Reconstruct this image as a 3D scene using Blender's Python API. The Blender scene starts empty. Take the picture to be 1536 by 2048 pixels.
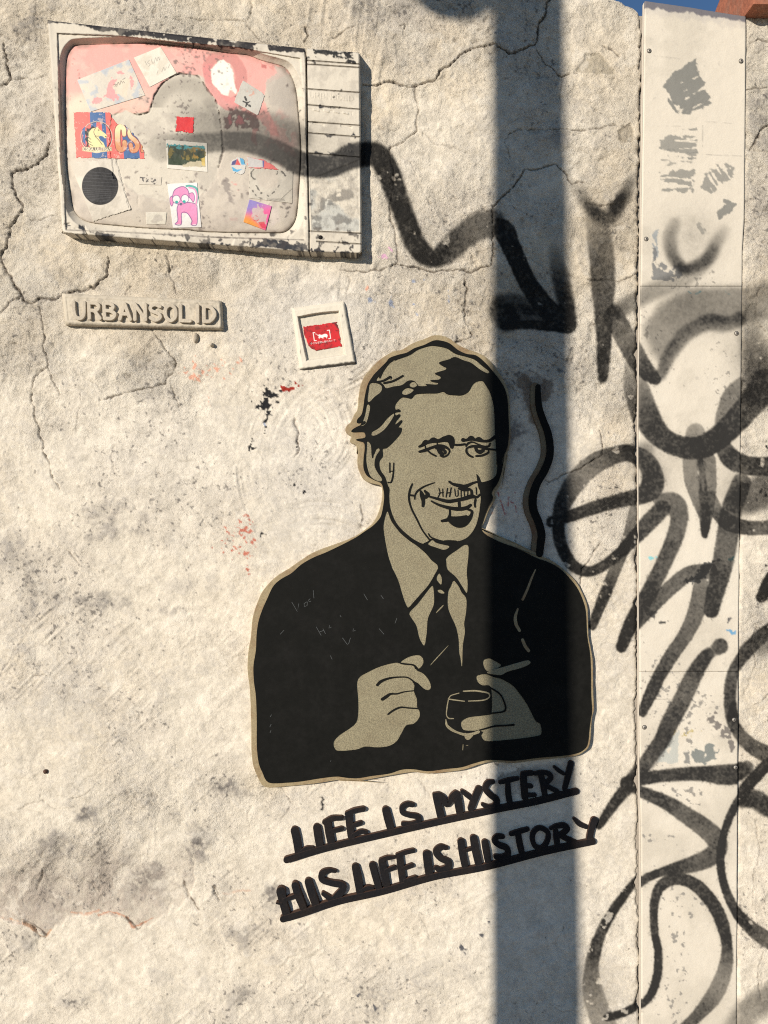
import bpy, bmesh, math, random
import numpy as np
from mathutils import Vector

# ------------------------------------------------------------------ camera, light, exposure
scene = bpy.context.scene
COL = scene.collection
DC = 1.479          # distance camera - wall (m); 1 photo pixel on the wall plane = 1 mm
CZ = 1.5            # camera height
cam_data = bpy.data.cameras.new('camera')
cam = bpy.data.objects.new('camera', cam_data)
COL.objects.link(cam)
cam.location = (0, -DC, CZ)
cam.rotation_euler = (math.radians(90), 0, 0)
cam_data.sensor_fit = 'VERTICAL'
cam_data.sensor_height = 36.0
cam_data.sensor_width = 27.0
cam_data.lens = 26.0
cam_data.clip_start = 0.02
cam_data.clip_end = 500
scene.camera = cam

SUN_DIR = Vector((0.73, 1.0, -0.36)).normalized()     # the way the light travels
ELEV = math.asin(-SUN_DIR.z)
sd = bpy.data.lights.new('sun', 'SUN')
sd.energy = 5.0
sd.angle = math.radians(0.53)
sd.color = (1.0, 0.905, 0.775)
sun = bpy.data.objects.new('sun', sd)
COL.objects.link(sun)
sun.rotation_euler = SUN_DIR.to_track_quat('-Z', 'Y').to_euler()
sun.location = (-4, -5, 5)

world = bpy.data.worlds.new('World')
scene.world = world
world.use_nodes = True
wn = world.node_tree.nodes
wl = world.node_tree.links
bg = wn['Background']
sky = wn.new('ShaderNodeTexSky')
sky.sky_type = 'NISHITA'
sky.sun_disc = False
sky.sun_elevation = ELEV
sky.sun_rotation = math.atan2(-SUN_DIR.x, -SUN_DIR.y)
sky.air_density = 1.0
sky.dust_density = 0.0
sky.ozone_density = 4.6
wl.new(sky.outputs[0], bg.inputs[0])
bg.inputs[1].default_value = 0.085
scene.view_settings.view_transform = 'Standard'
scene.view_settings.look = 'None'
scene.view_settings.exposure = 0.12
scene.view_settings.gamma = 1.0
scene.view_settings.use_curve_mapping = False
scene.render.engine = 'CYCLES'
scene.cycles.use_denoising = False
scene.cycles.max_bounces = 5
scene.cycles.filter_width = 1.1

# ------------------------------------------------------------------ helpers: things and tags
def put(name, data, parent=None):
    o = bpy.data.objects.new(name, data)
    COL.objects.link(o)
    if parent is not None:
        o.parent = parent
    return o

def tag(o, label=None, cat=None, group=None, kind=None):
    if label: o['label'] = label
    if cat: o['category'] = cat
    if group: o['group'] = group
    if kind: o['kind'] = kind
    return o

def empty(name, label, cat, group=None):
    return tag(put(name, None), label, cat, group)

def P(px, py, d=0.0):
    """photo pixel seen at depth d in front of the wall -> world arrays"""
    k = (1.0 - np.asarray(d, dtype=np.float64) / DC)
    X = (np.asarray(px, dtype=np.float64) - 768.0) / 1000.0 * k
    Z = CZ + (1024.0 - np.asarray(py, dtype=np.float64)) / 1000.0 * k
    return X, -np.asarray(d, dtype=np.float64) + 0 * X, Z

# crop transforms: points traced in an enlarged crop -> photo pixels
def C(x0, y0, s):
    return lambda pts: [(x0 + p[0] / s, y0 + p[1] / s) + tuple(q / s for q in p[2:3]) + tuple(p[3:]) for p in pts]
P1 = C(680, 660, 4.042)
P2 = C(680, 860, 3.657)
P3 = C(740, 1060, 4.8)
P4 = C(640, 1280, 3.2)
P5 = C(480, 1100, 4.097)
P6 = C(980, 1060, 4.267)
T1 = C(540, 1520, 4.518)
T2 = C(840, 1520, 4.042)
TVA = C(80, 20, 4.042)
TVB = C(400, 20, 4.042)
TVC = C(80, 270, 4.042)
TVD = C(400, 270, 4.042)
PL = C(100, 560, 4.042)
SF = C(480, 560, 4.8)
R1 = C(1140, 0, 3.879)
R2 = C(1140, 500, 3.879)
R3 = C(1080, 880, 3.368)
R4 = C(1140, 1440, 3.369)
RE = C(1270, 1280, 5.688)
HS = C(120, 200, 7.68)
SM = C(1020, 740, 5.12)
W6 = C(700, 80, 3.072)
W7 = C(800, 0, 3.072)
W5 = C(0, 0, 2.048)
WL = C(0, 1000, 1.954)
WM = C(380, 680, 3.939)

# ------------------------------------------------------------------ helpers: numpy canvases
def _bw(f):
    return [(1 - f) ** 3 / 6, (3 * f ** 3 - 6 * f ** 2 + 4) / 6,
            (-3 * f ** 3 + 3 * f ** 2 + 3 * f + 1) / 6, f ** 3 / 6]

def vnoise(h, w, cy, cx, seed):
    r = np.random.RandomState(seed)
    gh, gw = int(h / cy) + 5, int(w / cx) + 5
    g = (r.rand(gh, gw).astype(np.float32) - 0.5) * 3.4
    ys = np.arange(h, dtype=np.float32) / cy
    iy = ys.astype(int); fy = _bw((ys - iy)[:, None])
    a = sum(g[iy + k] * fy[k] for k in range(4))
    xs = np.arange(w, dtype=np.float32) / cx
    ix = xs.astype(int); fx = _bw((xs - ix)[None, :])
    return sum(a[:, ix + k] * fx[k] for k in range(4)).astype(np.float32) * 2.1

def fbm(h, w, cell, oct, seed, gain=0.55, ax=1.0, ay=1.0):
    out = np.zeros((h, w), np.float32); amp = 1.0; tot = 0.0
    for i in range(oct):
        c = cell / 2 ** i
        if min(c * ax, c * ay) < 1.0: break
        out += amp * vnoise(h, w, c * ay, c * ax, seed + 17 * i)
        tot += amp * amp; amp *= gain
    return out / (out.std() + 1e-6)

def sstep(a, b, x):
    t = np.clip((x - a) / (b - a + 1e-9), 0, 1)
    return t * t * (3 - 2 * t)

def curve(pts, n=10, closed=False):
    """Catmull-Rom through tuples of any length"""
    a = np.array(pts, dtype=np.float64)
    if len(a) < 3 and not closed:
        t = np.linspace(0, 1, n + 1)[:, None]
        return a[0] * (1 - t) + a[-1] * t
    if closed:
        q = np.vstack([a[-1], a, a[0], a[1]])
    else:
        q = np.vstack([2 * a[0] - a[1], a, 2 * a[-1] - a[-2]])
    out = []
    t = np.linspace(0, 1, n, endpoint=False)[:, None]
    for i in range(1, len(q) - 2):
        p0, p1, p2, p3 = q[i - 1], q[i], q[i + 1], q[i + 2]
        out.append(0.5 * ((2 * p1) + (-p0 + p2) * t + (2 * p0 - 5 * p1 + 4 * p2 - p3) * t ** 2
                          + (-p0 + 3 * p1 - 3 * p2 + p3) * t ** 3))
    if not closed:
        out.append(a[-1:])
    return np.vstack(out)

def jagged(pts, seed, amp=1.7, step=4.5):
    """break a traced line into short crooked pieces; keeps the other columns interpolated"""
    r = np.random.RandomState(seed); a = np.array(pts, float)
    seg = np.r_[0, np.cumsum(np.hypot(*np.diff(a[:, :2], axis=0).T))]
    n = max(3, int(seg[-1] / step)); t = np.linspace(0, seg[-1], n)
    q = np.stack([np.interp(t, seg, a[:, k]) for k in range(a.shape[1])], 1)
    w = np.convolve(r.randn(n + 8), np.ones(4) / 2, 'same')[4:-4] * amp * .8 + r.randn(n) * amp * .35
    d = np.gradient(q[:, :2], axis=0); d /= np.linalg.norm(d, axis=1)[:, None] + 1e-9
    env = np.minimum(1, np.minimum(np.arange(n), n - 1 - np.arange(n)) / 2)
    q[:, 0] += -d[:, 1] * w * env; q[:, 1] += d[:, 0] * w * env
    q[:, 2] *= np.clip(.85 + .4 * r.randn(n), .3, 1.7)
    return q

class Canvas:
    def __init__(s, x0, y0, x1, y1, sc=1.0):
        s.x0, s.y0, s.sc = x0, y0, sc
        s.w, s.h = int((x1 - x0) * sc), int((y1 - y0) * sc)
    def zeros(s): return np.zeros((s.h, s.w), np.float32)
    def rgb(s, c): return np.ones((s.h, s.w, 3), np.float32) * np.array(c, np.float32)
    def noise(s, cell, oct, seed, **k): return fbm(s.h, s.w, cell * s.sc, oct, seed, **k)
    def win(s, xa, ya, xb, yb):
        i0 = max(0, int((xa - s.x0) * s.sc)); i1 = min(s.w, int((xb - s.x0) * s.sc) + 2)
        j0 = max(0, int((ya - s.y0) * s.sc)); j1 = min(s.h, int((yb - s.y0) * s.sc) + 2)
        if i1 <= i0 or j1 <= j0: return None
        X, Y = np.meshgrid((np.arange(i0, i1) + .5) / s.sc + s.x0, (np.arange(j0, j1) + .5) / s.sc + s.y0)
        return (slice(j0, j1), slice(i0, i1)), X.astype(np.float32), Y.astype(np.float32)
    def stroke(s, pts, soft=3.0, warp=None, n=8, smooth=True, closed=False, alpha=1.0):
        """pts (x, y, halfwidth[, alpha]) -> (slice, field)"""
        q = curve(pts, n, closed) if smooth else np.array(pts, float)
        if q.shape[1] == 3: q = np.hstack([q, np.ones((len(q), 1)) * alpha])
        m = q[:, 2].max() + soft + 3
        w = s.win(q[:, 0].min() - m, q[:, 1].min() - m, q[:, 0].max() + m, q[:, 1].max() + m)
        if w is None: return None
        sl, X, Y = w
        F = np.zeros_like(X)
        ox, oy = sl[1].start, sl[0].start
        for a, b in zip(q[:-1], q[1:]):
            mm = max(a[2], b[2]) + soft + 2
            ww = s.win(min(a[0], b[0]) - mm, min(a[1], b[1]) - mm, max(a[0], b[0]) + mm, max(a[1], b[1]) + mm)
            if ww is None: continue
            l2, x, y = ww
            dx, dy = b[0] - a[0], b[1] - a[1]
            t = np.clip(((x - a[0]) * dx + (y - a[1]) * dy) / (dx * dx + dy * dy + 1e-6), 0, 1)
            d = np.hypot(x - a[0] - t * dx, y - a[1] - t * dy)
            if warp is not None: d = d + warp[l2]
            hw = a[2] + (b[2] - a[2]) * t; al = a[3] + (b[3] - a[3]) * t
            v = al * sstep(0, 1, (hw + soft - d) / (2 * soft))
            sub = F[l2[0].start - oy:l2[0].stop - oy, l2[1].start - ox:l2[1].stop - ox]
            np.maximum(sub, v.astype(np.float32), out=sub)
        return sl, F
    def poly(s, pts, soft=1.0, warp=None, pad=6):
        """-> (slice, 0..1 mask)"""
        q = np.array([p[:2] for p in pts], float)
        w = s.win(q[:, 0].min() - pad, q[:, 1].min() - pad, q[:, 0].max() + pad, q[:, 1].max() + pad)
        if w is None: return None
        sl, X, Y = w
        ins = np.zeros(X.shape, bool); d2 = np.full(X.shape, 1e9, np.float32)
        for a, b in zip(q, np.roll(q, -1, 0)):
            c = ((a[1] > Y) != (b[1] > Y)) & (X < (b[0] - a[0]) * (Y - a[1]) / (b[1] - a[1] + 1e-9) + a[0])
            ins ^= c
            dx, dy = b - a
            t = np.clip(((X - a[0]) * dx + (Y - a[1]) * dy) / (dx * dx + dy * dy + 1e-9), 0, 1)
            d2 = np.minimum(d2, (X - a[0] - t * dx) ** 2 + (Y - a[1] - t * dy) ** 2)
        sd_ = np.where(ins, np.sqrt(d2), -np.sqrt(d2))
        if warp is not None: sd_ = sd_ + warp[sl]
        return sl, sstep(-soft, soft, sd_).astype(np.float32)
    def blob(s, x, y, rx, ry, rot=0):
        w = s.win(x - 2 * max(rx, ry), y - 2 * max(rx, ry), x + 2 * max(rx, ry), y + 2 * max(rx, ry))
        if w is None: return None
        sl, X, Y = w
        c, n_ = math.cos(rot), math.sin(rot)
        u = ((X - x) * c + (Y - y) * n_) / rx; v = (-(X - x) * n_ + (Y - y) * c) / ry
        return sl, np.exp(-(u * u + v * v)).astype(np.float32)
    def sample(s, A, px, py, outside=None):
        fx = (np.asarray(px) - s.x0) * s.sc - .5; fy = (np.asarray(py) - s.y0) * s.sc - .5
        def refl(f, n):
            f = np.abs(f); k = np.mod(f, 2 * (n - 1)); return np.where(k > n - 1, 2 * (n - 1) - k, k)
        out = (fx < 0) | (fy < 0) | (fx > s.w - 1) | (fy > s.h - 1)
        fx, fy = refl(fx, s.w), refl(fy, s.h)
        ix = np.clip(fx.astype(int), 0, s.w - 2); iy = np.clip(fy.astype(int), 0, s.h - 2)
        tx, ty = fx - ix, fy - iy
        if A.ndim == 3: tx, ty = tx[..., None], ty[..., None]
        v = (A[iy, ix] * (1 - tx) + A[iy, ix + 1] * tx) * (1 - ty) + (A[iy + 1, ix] * (1 - tx) + A[iy + 1, ix + 1] * tx) * ty
        if outside is not None: v = np.where(out, outside, v)
        return v

def mixc(RGB, res, color, a=1.0):
    """paint colour through a (slice, mask) on an rgb canvas"""
    if res is None: return
    sl, m = res
    m = (m * a)[..., None]
    RGB[sl] = RGB[sl] * (1 - m) + np.array(color, np.float32) * m

# ------------------------------------------------------------------ helpers: meshes
def grid_mesh(name, X, Y, Z, color, mat, parent=None, skirt=None, sharp=None, mask=None, alpha=None):
    """X, Y, Z 2-D arrays (rows down the wall); skirt = world Y the border drops back to"""
    if skirt is not None:
        X, Z = np.pad(X, 1, mode='edge'), np.pad(Z, 1, mode='edge')
        Y = np.pad(Y, 1, constant_values=skirt)
        if color is not None: color = np.pad(color, ((1, 1), (1, 1), (0, 0)), mode='edge')
        if alpha is not None: alpha = np.pad(alpha, 1, mode='edge')
    h, w = X.shape
    co = np.stack([X, Y, Z], -1).reshape(-1, 3).astype(np.float32)
    idx = np.arange(h * w).reshape(h, w)
    f = np.stack([idx[:-1, :-1], idx[1:, :-1], idx[1:, 1:], idx[:-1, 1:]], -1).reshape(-1, 4)
    if mask is not None:
        keep = (mask[:-1, :-1] & mask[1:, :-1] & mask[1:, 1:] & mask[:-1, 1:]).reshape(-1)
        f = f[keep]
        used = np.unique(f); remap = np.zeros(h * w, int); remap[used] = np.arange(len(used))
        f = remap[f]; co = co[used]
        if color is not None: color = color.reshape(-1, 3)[used]
    me = bpy.data.meshes.new(name)
    me.vertices.add(len(co)); me.vertices.foreach_set('co', co.ravel())
    n = len(f)
    me.loops.add(n * 4); me.loops.foreach_set('vertex_index', f.astype(np.int32).ravel())
    me.polygons.add(n)
    me.polygons.foreach_set('loop_start', np.arange(0, n * 4, 4, dtype=np.int32))
    me.polygons.foreach_set('use_smooth', np.ones(n, bool))
    me.update(calc_edges=True)
    if color is not None:
        c = np.ones((len(co), 4), np.float32); c[:, :3] = np.clip(color.reshape(-1, 3), 0, 1)
        if alpha is not None: c[:, 3] = np.clip(alpha.reshape(-1), 0, 1)
        at = me.color_attributes.new('Col', 'FLOAT_COLOR', 'POINT')
        at.data.foreach_set('color', c.ravel())
    if sharp: me.set_sharp_from_angle(angle=math.radians(sharp))
    me.materials.append(mat)
    return put(name, me, parent)

def quad_map(q, nu, nv):
    """corner pixels tl, tr, br, bl -> px, py arrays and u, v"""
    q = np.array(q, float)
    u, v = np.meshgrid(np.linspace(0, 1, nu), np.linspace(0, 1, nv))
    U, V = u[..., None], v[..., None]
    p = (q[0] * (1 - U) + q[1] * U) * (1 - V) + (q[3] * (1 - U) + q[2] * U) * V
    return p[..., 0], p[..., 1], u, v

_jr = random.Random(5)
def plate(name, splines, d0, d1, mat, parent=None, bevel=0.0005, smooth=6, jit=0.0, side_mat=None):
    """outline(s) in photo pixels (even-odd holes) -> solid between depths d0 and d1"""
    cu = bpy.data.curves.new(name, 'CURVE')
    cu.dimensions = '2D'; cu.fill_mode = 'BOTH'
    th = (d1 - d0) / 2
    cu.extrude = max(th - bevel, 0.00005); cu.bevel_depth = bevel; cu.bevel_resolution = 1; cu.offset = -bevel
    for pts in splines:
        q = curve([p[:2] for p in pts], smooth, True) if smooth else np.array([p[:2] for p in pts], float)
        # drop near-duplicate points
        keep = [0]
        for i in range(1, len(q)):
            if np.hypot(*(q[i] - q[keep[-1]])) > 0.55: keep.append(i)
        q = q[keep]
        if jit: q = q + np.array([[_jr.gauss(0, jit), _jr.gauss(0, jit)] for _ in q])
        X, Y, Z = P(q[:, 0], q[:, 1], d1)
        sp = cu.splines.new('POLY'); sp.points.add(len(q) - 1)
        for i in range(len(q)): sp.points[i].co = (X[i], Z[i], 0, 1)
        sp.use_cyclic_u = True
    tmp = bpy.data.objects.new('tmp', cu); COL.objects.link(tmp)
    dg = bpy.context.evaluated_depsgraph_get()
    me = bpy.data.meshes.new_from_object(tmp.evaluated_get(dg))
    bpy.data.objects.remove(tmp); bpy.data.curves.remove(cu)
    n = len(me.vertices); co = np.zeros(n * 3, np.float32); me.vertices.foreach_get('co', co); co = co.reshape(-1, 3)
    mid = (d0 + d1) / 2
    co = np.stack([co[:, 0], -(mid + co[:, 2]), co[:, 1]], 1)
    me.vertices.foreach_set('co', co.ravel())
    me.materials.clear(); me.materials.append(mat)
    bm = bmesh.new(); bm.from_mesh(me)
    bmesh.ops.remove_doubles(bm, verts=bm.verts, dist=1e-6)
    bmesh.ops.recalc_face_normals(bm, faces=bm.faces)
    if side_mat is not None:
        me.materials.append(side_mat); bm.normal_update()
        for f in bm.faces:
            if abs(f.normal.y) < .55: f.material_index = 1
    for f in bm.faces: f.smooth = False
    bm.to_mesh(me); bm.free()
    me.name = name
    return put(name, me, parent)

def stroke_outline(pts, closed=False, n=8, smooth=True, cap=7):
    """(x, y, halfwidth) centre line -> outline ring(s)"""
    q = curve(pts, n, closed) if smooth else np.array(pts, float)
    xy, hw = q[:, :2], np.abs(q[:, 2])
    if closed:
        t = np.roll(xy, -1, 0) - np.roll(xy, 1, 0)
    else:
        t = np.gradient(xy, axis=0)
    t /= np.linalg.norm(t, axis=1)[:, None] + 1e-9
    nn = np.stack([-t[:, 1], t[:, 0]], 1)
    L, R = xy + nn * hw[:, None], xy - nn * hw[:, None]
    if closed: return [L.tolist(), R.tolist()]
    def capp(c, r, a0):
        return [(c[0] + r * math.cos(a0 + k), c[1] + r * math.sin(a0 + k)) for k in np.linspace(0, -math.pi, cap + 2)[1:-1]]
    a1 = math.atan2(nn[-1][1], nn[-1][0]); a0 = math.atan2(-nn[0][1], -nn[0][0])
    return [L.tolist() + capp(xy[-1], hw[-1], a1) + R[::-1].tolist() + capp(xy[0], hw[0], a0)]

def plate_cdt(name, rings, d0, d1, mat, parent=None, smooth=4, chamfer=.0004):
    """like plate, for one outline with many holes: constrained triangulation, even-odd"""
    from mathutils.geometry import delaunay_2d_cdt
    rs = []
    for pts in rings:
        q = curve([p[:2] for p in pts], smooth, True); keep = [0]
        for i in range(1, len(q)):
            if np.hypot(*(q[i] - q[keep[-1]])) > 0.7: keep.append(i)
        rs.append(q[keep])
    vs, es = [], []
    for q in rs:
        b = len(vs); vs += [Vector((float(a), float(c))) for a, c in q]
        es += [(b + i, b + (i + 1) % len(q)) for i in range(len(q))]
    ov, oe, of, *_ = delaunay_2d_cdt(vs, es, [], 0, 1e-4)
    V = np.array([(v.x, v.y) for v in ov]); F = np.array([f for f in of if len(f) == 3])
    cen = V[F].mean(1); ins = np.zeros(len(F), bool)
    for q in rs:
        for a, b in zip(q, np.roll(q, -1, 0)):
            ins ^= ((a[1] > cen[:, 1]) != (b[1] > cen[:, 1])) & (cen[:, 0] < (b[0] - a[0]) * (cen[:, 1] - a[1]) / (b[1] - a[1] + 1e-12) + a[0])
    F = F[ins]
    X, Y, Z = P(V[:, 0], V[:, 1], d1)
    bm = bmesh.new(); used = {}
    def gv(i):
        if i not in used: used[i] = bm.verts.new((X[i], -d1, Z[i]))
        return used[i]
    for f in F:
        try: bm.faces.new([gv(i) for i in f])
        except ValueError: pass
    be = [e for e in bm.edges if e.is_boundary]
    r_ = bmesh.ops.extrude_edge_only(bm, edges=be)
    for g in r_['geom']:
        if isinstance(g, bmesh.types.BMVert): g.co.y = -d0
    bmesh.ops.recalc_face_normals(bm, faces=bm.faces)
    me = bpy.data.meshes.new(name); bm.to_mesh(me); bm.free(); me.materials.append(mat)
    return put(name, me, parent)

def stroke_plate(name, strokes, d0, d1, mat, parent=None, closed=False, bevel=0.0004, smooth=True):
    """several strokes joined into one mesh; each face a hair apart in depth so none coincide"""
    obs = []
    for i, s_ in enumerate(strokes):
        cl = closed or (len(s_) > 3 and s_[0] == s_[-1])
        pts = s_[:-1] if (len(s_) > 3 and s_[0] == s_[-1]) else s_
        ring = stroke_outline(pts, cl, smooth=smooth)
        e = 0.00012 * (i % 6)
        obs.append(plate(name, ring, d0 - e * .3, d1 + e, mat, None, bevel, smooth=0))
    return join(name, obs, parent)

def join(name, obs, parent=None):
    bm = bmesh.new(); mats = []
    for o in obs:
        base = len(bm.faces)
        ms = list(o.data.materials)
        for m in ms:
            if m not in mats: mats.append(m)
        bm.from_mesh(o.data); bm.faces.ensure_lookup_table()
        for f in bm.faces[base:]: f.material_index = mats.index(ms[f.material_index])
        me0 = o.data; bpy.data.objects.remove(o); bpy.data.meshes.remove(me0)
    me = bpy.data.meshes.new(name); bm.to_mesh(me); bm.free()
    for m in mats: me.materials.append(m)
    return put(name, me, parent)

def box_bm(bm, x0, x1, y0, y1, z0, z1):
    v = [bm.verts.new(p) for p in ((x0, y0, z0), (x1, y0, z0), (x1, y1, z0), (x0, y1, z0),
                                   (x0, y0, z1), (x1, y0, z1), (x1, y1, z1), (x0, y1, z1))]
    for f in ((0, 3, 2, 1), (4, 5, 6, 7), (0, 1, 5, 4), (1, 2, 6, 5), (2, 3, 7, 6), (3, 0, 4, 7)):
        bm.faces.new([v[i] for i in f])
    return v

def bm_obj(name, bm, mat, parent=None, bevel=0, smooth=False):
    if bevel: bmesh.ops.bevel(bm, geom=bm.edges[:], offset=bevel, segments=2, affect='EDGES', profile=.6)
    bmesh.ops.recalc_face_normals(bm, faces=bm.faces)
    for f in bm.faces: f.smooth = smooth
    me = bpy.data.meshes.new(name); bm.to_mesh(me); bm.free()
    me.materials.append(mat)
    return put(name, me, parent)

def lathe_bm(bm, prof, cx, cy, n=24):
    """profile (r, z) turned about a vertical axis"""
    rings = []
    for r, z, *c in prof:
        ox = c[0] if c else 0
        rings.append([bm.verts.new((cx + ox + r * math.cos(2 * math.pi * k / n), cy + r * math.sin(2 * math.pi * k / n), z)) for k in range(n)])
    for a, b in zip(rings[:-1], rings[1:]):
        for k in range(n): bm.faces.new((a[k], a[(k + 1) % n], b[(k + 1) % n], b[k]))
    bm.faces.new(rings[0][::-1]); bm.faces.new(rings[-1])

# ------------------------------------------------------------------ materials
def material(name, base=None, rough=0.8, attr=False, speck=0.12, speck_scale=400, bump=0.0004, bump_scale=350,
             bump2=0.0, bump2_scale=60, spec=0.3, tint=None, metallic=0.0, rough_var=0.1, bump3=0.0, by_alpha=False):
    m = bpy.data.materials.new(name); m.use_nodes = True
    nt = m.node_tree; N, L = nt.nodes, nt.links
    b = N['Principled BSDF']
    b.inputs['Roughness'].default_value = rough
    b.inputs['Specular IOR Level'].default_value = spec
    b.inputs['Metallic'].default_value = metallic
    tc = N.new('ShaderNodeTexCoord')
    n1 = N.new('ShaderNodeTexNoise'); n1.inputs['Scale'].default_value = speck_scale
    n1.inputs['Detail'].default_value = 5; n1.inputs['Roughness'].default_value = 0.65
    L.new(tc.outputs['Object'], n1.inputs['Vector'])
    mr = N.new('ShaderNodeMapRange'); mr.inputs[1].default_value = 0.25; mr.inputs[2].default_value = 0.75
    mr.inputs[3].default_value = 1 - speck; mr.inputs[4].default_value = 1 + speck
    L.new(n1.outputs['Fac'], mr.inputs[0])
    mul = N.new('ShaderNodeVectorMath'); mul.operation = 'SCALE'
    if attr:
        a = N.new('ShaderNodeAttribute'); a.attribute_name = 'Col'
        L.new(a.outputs['Color'], mul.inputs[0])
    else:
        mul.inputs[0].default_value = base
        if tint:
            n3 = N.new('ShaderNodeTexNoise'); n3.inputs['Scale'].default_value = 22; n3.inputs['Detail'].default_value = 8
            n3.inputs['Roughness'].default_value = 0.7
            L.new(tc.outputs['Object'], n3.inputs['Vector'])
            mx = N.new('ShaderNodeMix'); mx.data_type = 'RGBA'
            r3 = N.new('ShaderNodeMapRange'); r3.inputs[1].default_value = 0.45; r3.inputs[2].default_value = 0.7
            L.new(n3.outputs['Fac'], r3.inputs[0]); L.new(r3.outputs[0], mx.inputs[0])
            mx.inputs[6].default_value = (*base, 1); mx.inputs[7].default_value = (*tint, 1)
            L.new(mx.outputs[2], mul.inputs[0])
    L.new(mr.outputs[0], mul.inputs['Scale'])
    L.new(mul.outputs[0], b.inputs['Base Color'])
    rr = N.new('ShaderNodeMapRange'); rr.inputs[3].default_value = max(0, rough - rough_var); rr.inputs[4].default_value = min(1, rough + rough_var)
    L.new(n1.outputs['Fac'], rr.inputs[0]); L.new(rr.outputs[0], b.inputs['Roughness'])
    last = None
    for dist, sc_ in ((bump, bump_scale), (bump2, bump2_scale), (bump3, 900)):
        if not dist: continue
        n2 = N.new('ShaderNodeTexNoise'); n2.inputs['Scale'].default_value = sc_; n2.inputs['Detail'].default_value = 6
        n2.inputs['Roughness'].default_value = 0.6
        L.new(tc.outputs['Object'], n2.inputs['Vector'])
        bp = N.new('ShaderNodeBump'); bp.inputs['Distance'].default_value = dist; bp.inputs['Strength'].default_value = 1
        if by_alpha: L.new(a.outputs['Alpha'], bp.inputs['Strength'])
        L.new(n2.outputs['Fac'], bp.inputs['Height'])
        if last: L.new(last.outputs[0], bp.inputs['Normal'])
        last = bp
    if last: L.new(last.outputs[0], b.inputs['Normal'])
    return m

M_WALL = material('limewashed_plaster', attr=True, rough=.92, speck=.13, speck_scale=420, bump=.0026, bump_scale=260, bump2=.0018, bump2_scale=520, bump3=.0007, spec=.12, by_alpha=True)
M_BOARD = material('painted_fibre_board', attr=True, rough=.75, speck=.07, speck_scale=500, bump=.00035, bump_scale=260, spec=.25)
M_TV = material('painted_plaster_cast', attr=True, rough=.7, speck=.06, speck_scale=500, bump=.0003, bump_scale=260, spec=.3)
M_STICK = material('printed_sticker', attr=True, rough=.6, speck=.05, speck_scale=700, bump=.0001, bump_scale=300, spec=.3)
M_BLACK = material('black_enamel', base=(.0065, .0066, .0058), rough=.7, speck=.3, speck_scale=90, bump=.0001, bump_scale=500, spec=.10, tint=(.010, .0098, .009))
M_TAN = material('bronze_textured_paint', base=(.232, .203, .126), tint=(.195, .165, .10), rough=.6, speck=.6, speck_scale=480, bump=.0010, bump_scale=480, spec=.5)
M_EDGE = material('worn_bronze_edge', base=(.30, .24, .14), tint=(.20, .12, .06), rough=.6, speck=.25, speck_scale=400, bump=.0005, bump_scale=300)
M_IRON = material('blackened_iron', base=(.010, .0095, .011), tint=(.019, .014, .012), rough=.65, speck=.35, speck_scale=220, bump=.0003, bump_scale=300, spec=.14)
M_RUST = material('rusty_iron', base=(.085, .045, .03), tint=(.035, .022, .018), rough=.8, speck=.35, speck_scale=300, bump=.0006, bump_scale=300)
M_PLAQUE = material('cast_cement', base=(.50, .44, .35), tint=(.40, .35, .28), rough=.85, speck=.14, speck_scale=300, bump=.0009, bump_scale=220)
M_SCREW = material('weathered_steel', base=(.30, .28, .25), rough=.5, speck=.2, metallic=.4, speck_scale=600, bump=.0002)
M_DARK = material('dark_recess', base=(.02, .018, .016), rough=.9)
M_TERRA = material('terracotta', base=(.36, .13, .075), tint=(.30, .17, .12), rough=.85, speck=.3, speck_scale=90, bump=.002, bump_scale=90)
M_POST = material('galvanised_post', base=(.25, .26, .27), rough=.5, metallic=.3, speck=.15)
M_GLOBE = material('opal_globe', base=(.7, .7, .68), rough=.3, speck=.02)
M_GROUND = material('paving', base=(.20, .175, .15), tint=(.16, .14, .125), rough=.9, speck=.2, speck_scale=60, bump=.003, bump_scale=60)
M_PAPERW = material('white_print', base=(.72, .70, .66), rough=.7, speck=.05)
M_CONC = material('rubble_core', base=(.35, .31, .26), rough=.95, speck=.2, bump=.003, bump_scale=40)
# ------------------------------------------------------------------ setting: ground, sky comes from the world
gb = bmesh.new(); box_bm(gb, -60, 60, -60, 60, -0.3, 0.0)
tag(bm_obj('ground', gb, M_GROUND), kind='structure', label=None)
pv = bmesh.new(); box_bm(pv, -30, 30, -2.6, 0.0, 0.004, 0.12)
tag(bm_obj('pavement', pv, M_GROUND), kind='structure')

# ------------------------------------------------------------------ the wall canvases (1 unit = 1 photo pixel = 1 mm)
W = Canvas(-110, -70, 1650, 2120)
WX, WY = np.meshgrid(np.arange(W.w) + .5 + W.x0, np.arange(W.h) + .5 + W.y0)
WX = WX.astype(np.float32); WY = WY.astype(np.float32)
n_big = W.noise(420, 3, 1)
n_mid = W.noise(110, 4, 2)
n_lump = W.noise(34, 3, 3)
n_small = W.noise(13, 2, 4)
n_fine = W.noise(5, 2, 5)
n_grain = W.noise(2.2, 1, 6)
n_mid2 = W.noise(80, 5, 7)
n_flake = W.noise(9, 3, 8)
n_flake2 = W.noise(24, 4, 9)

def soft_ellipses(lst):
    m = W.zeros()
    for x, y, rx, ry, a in lst:
        r = W.blob(x, y, rx, ry)
        if r: m[r[0]] = np.maximum(m[r[0]], a * r[1])
    return m

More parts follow.
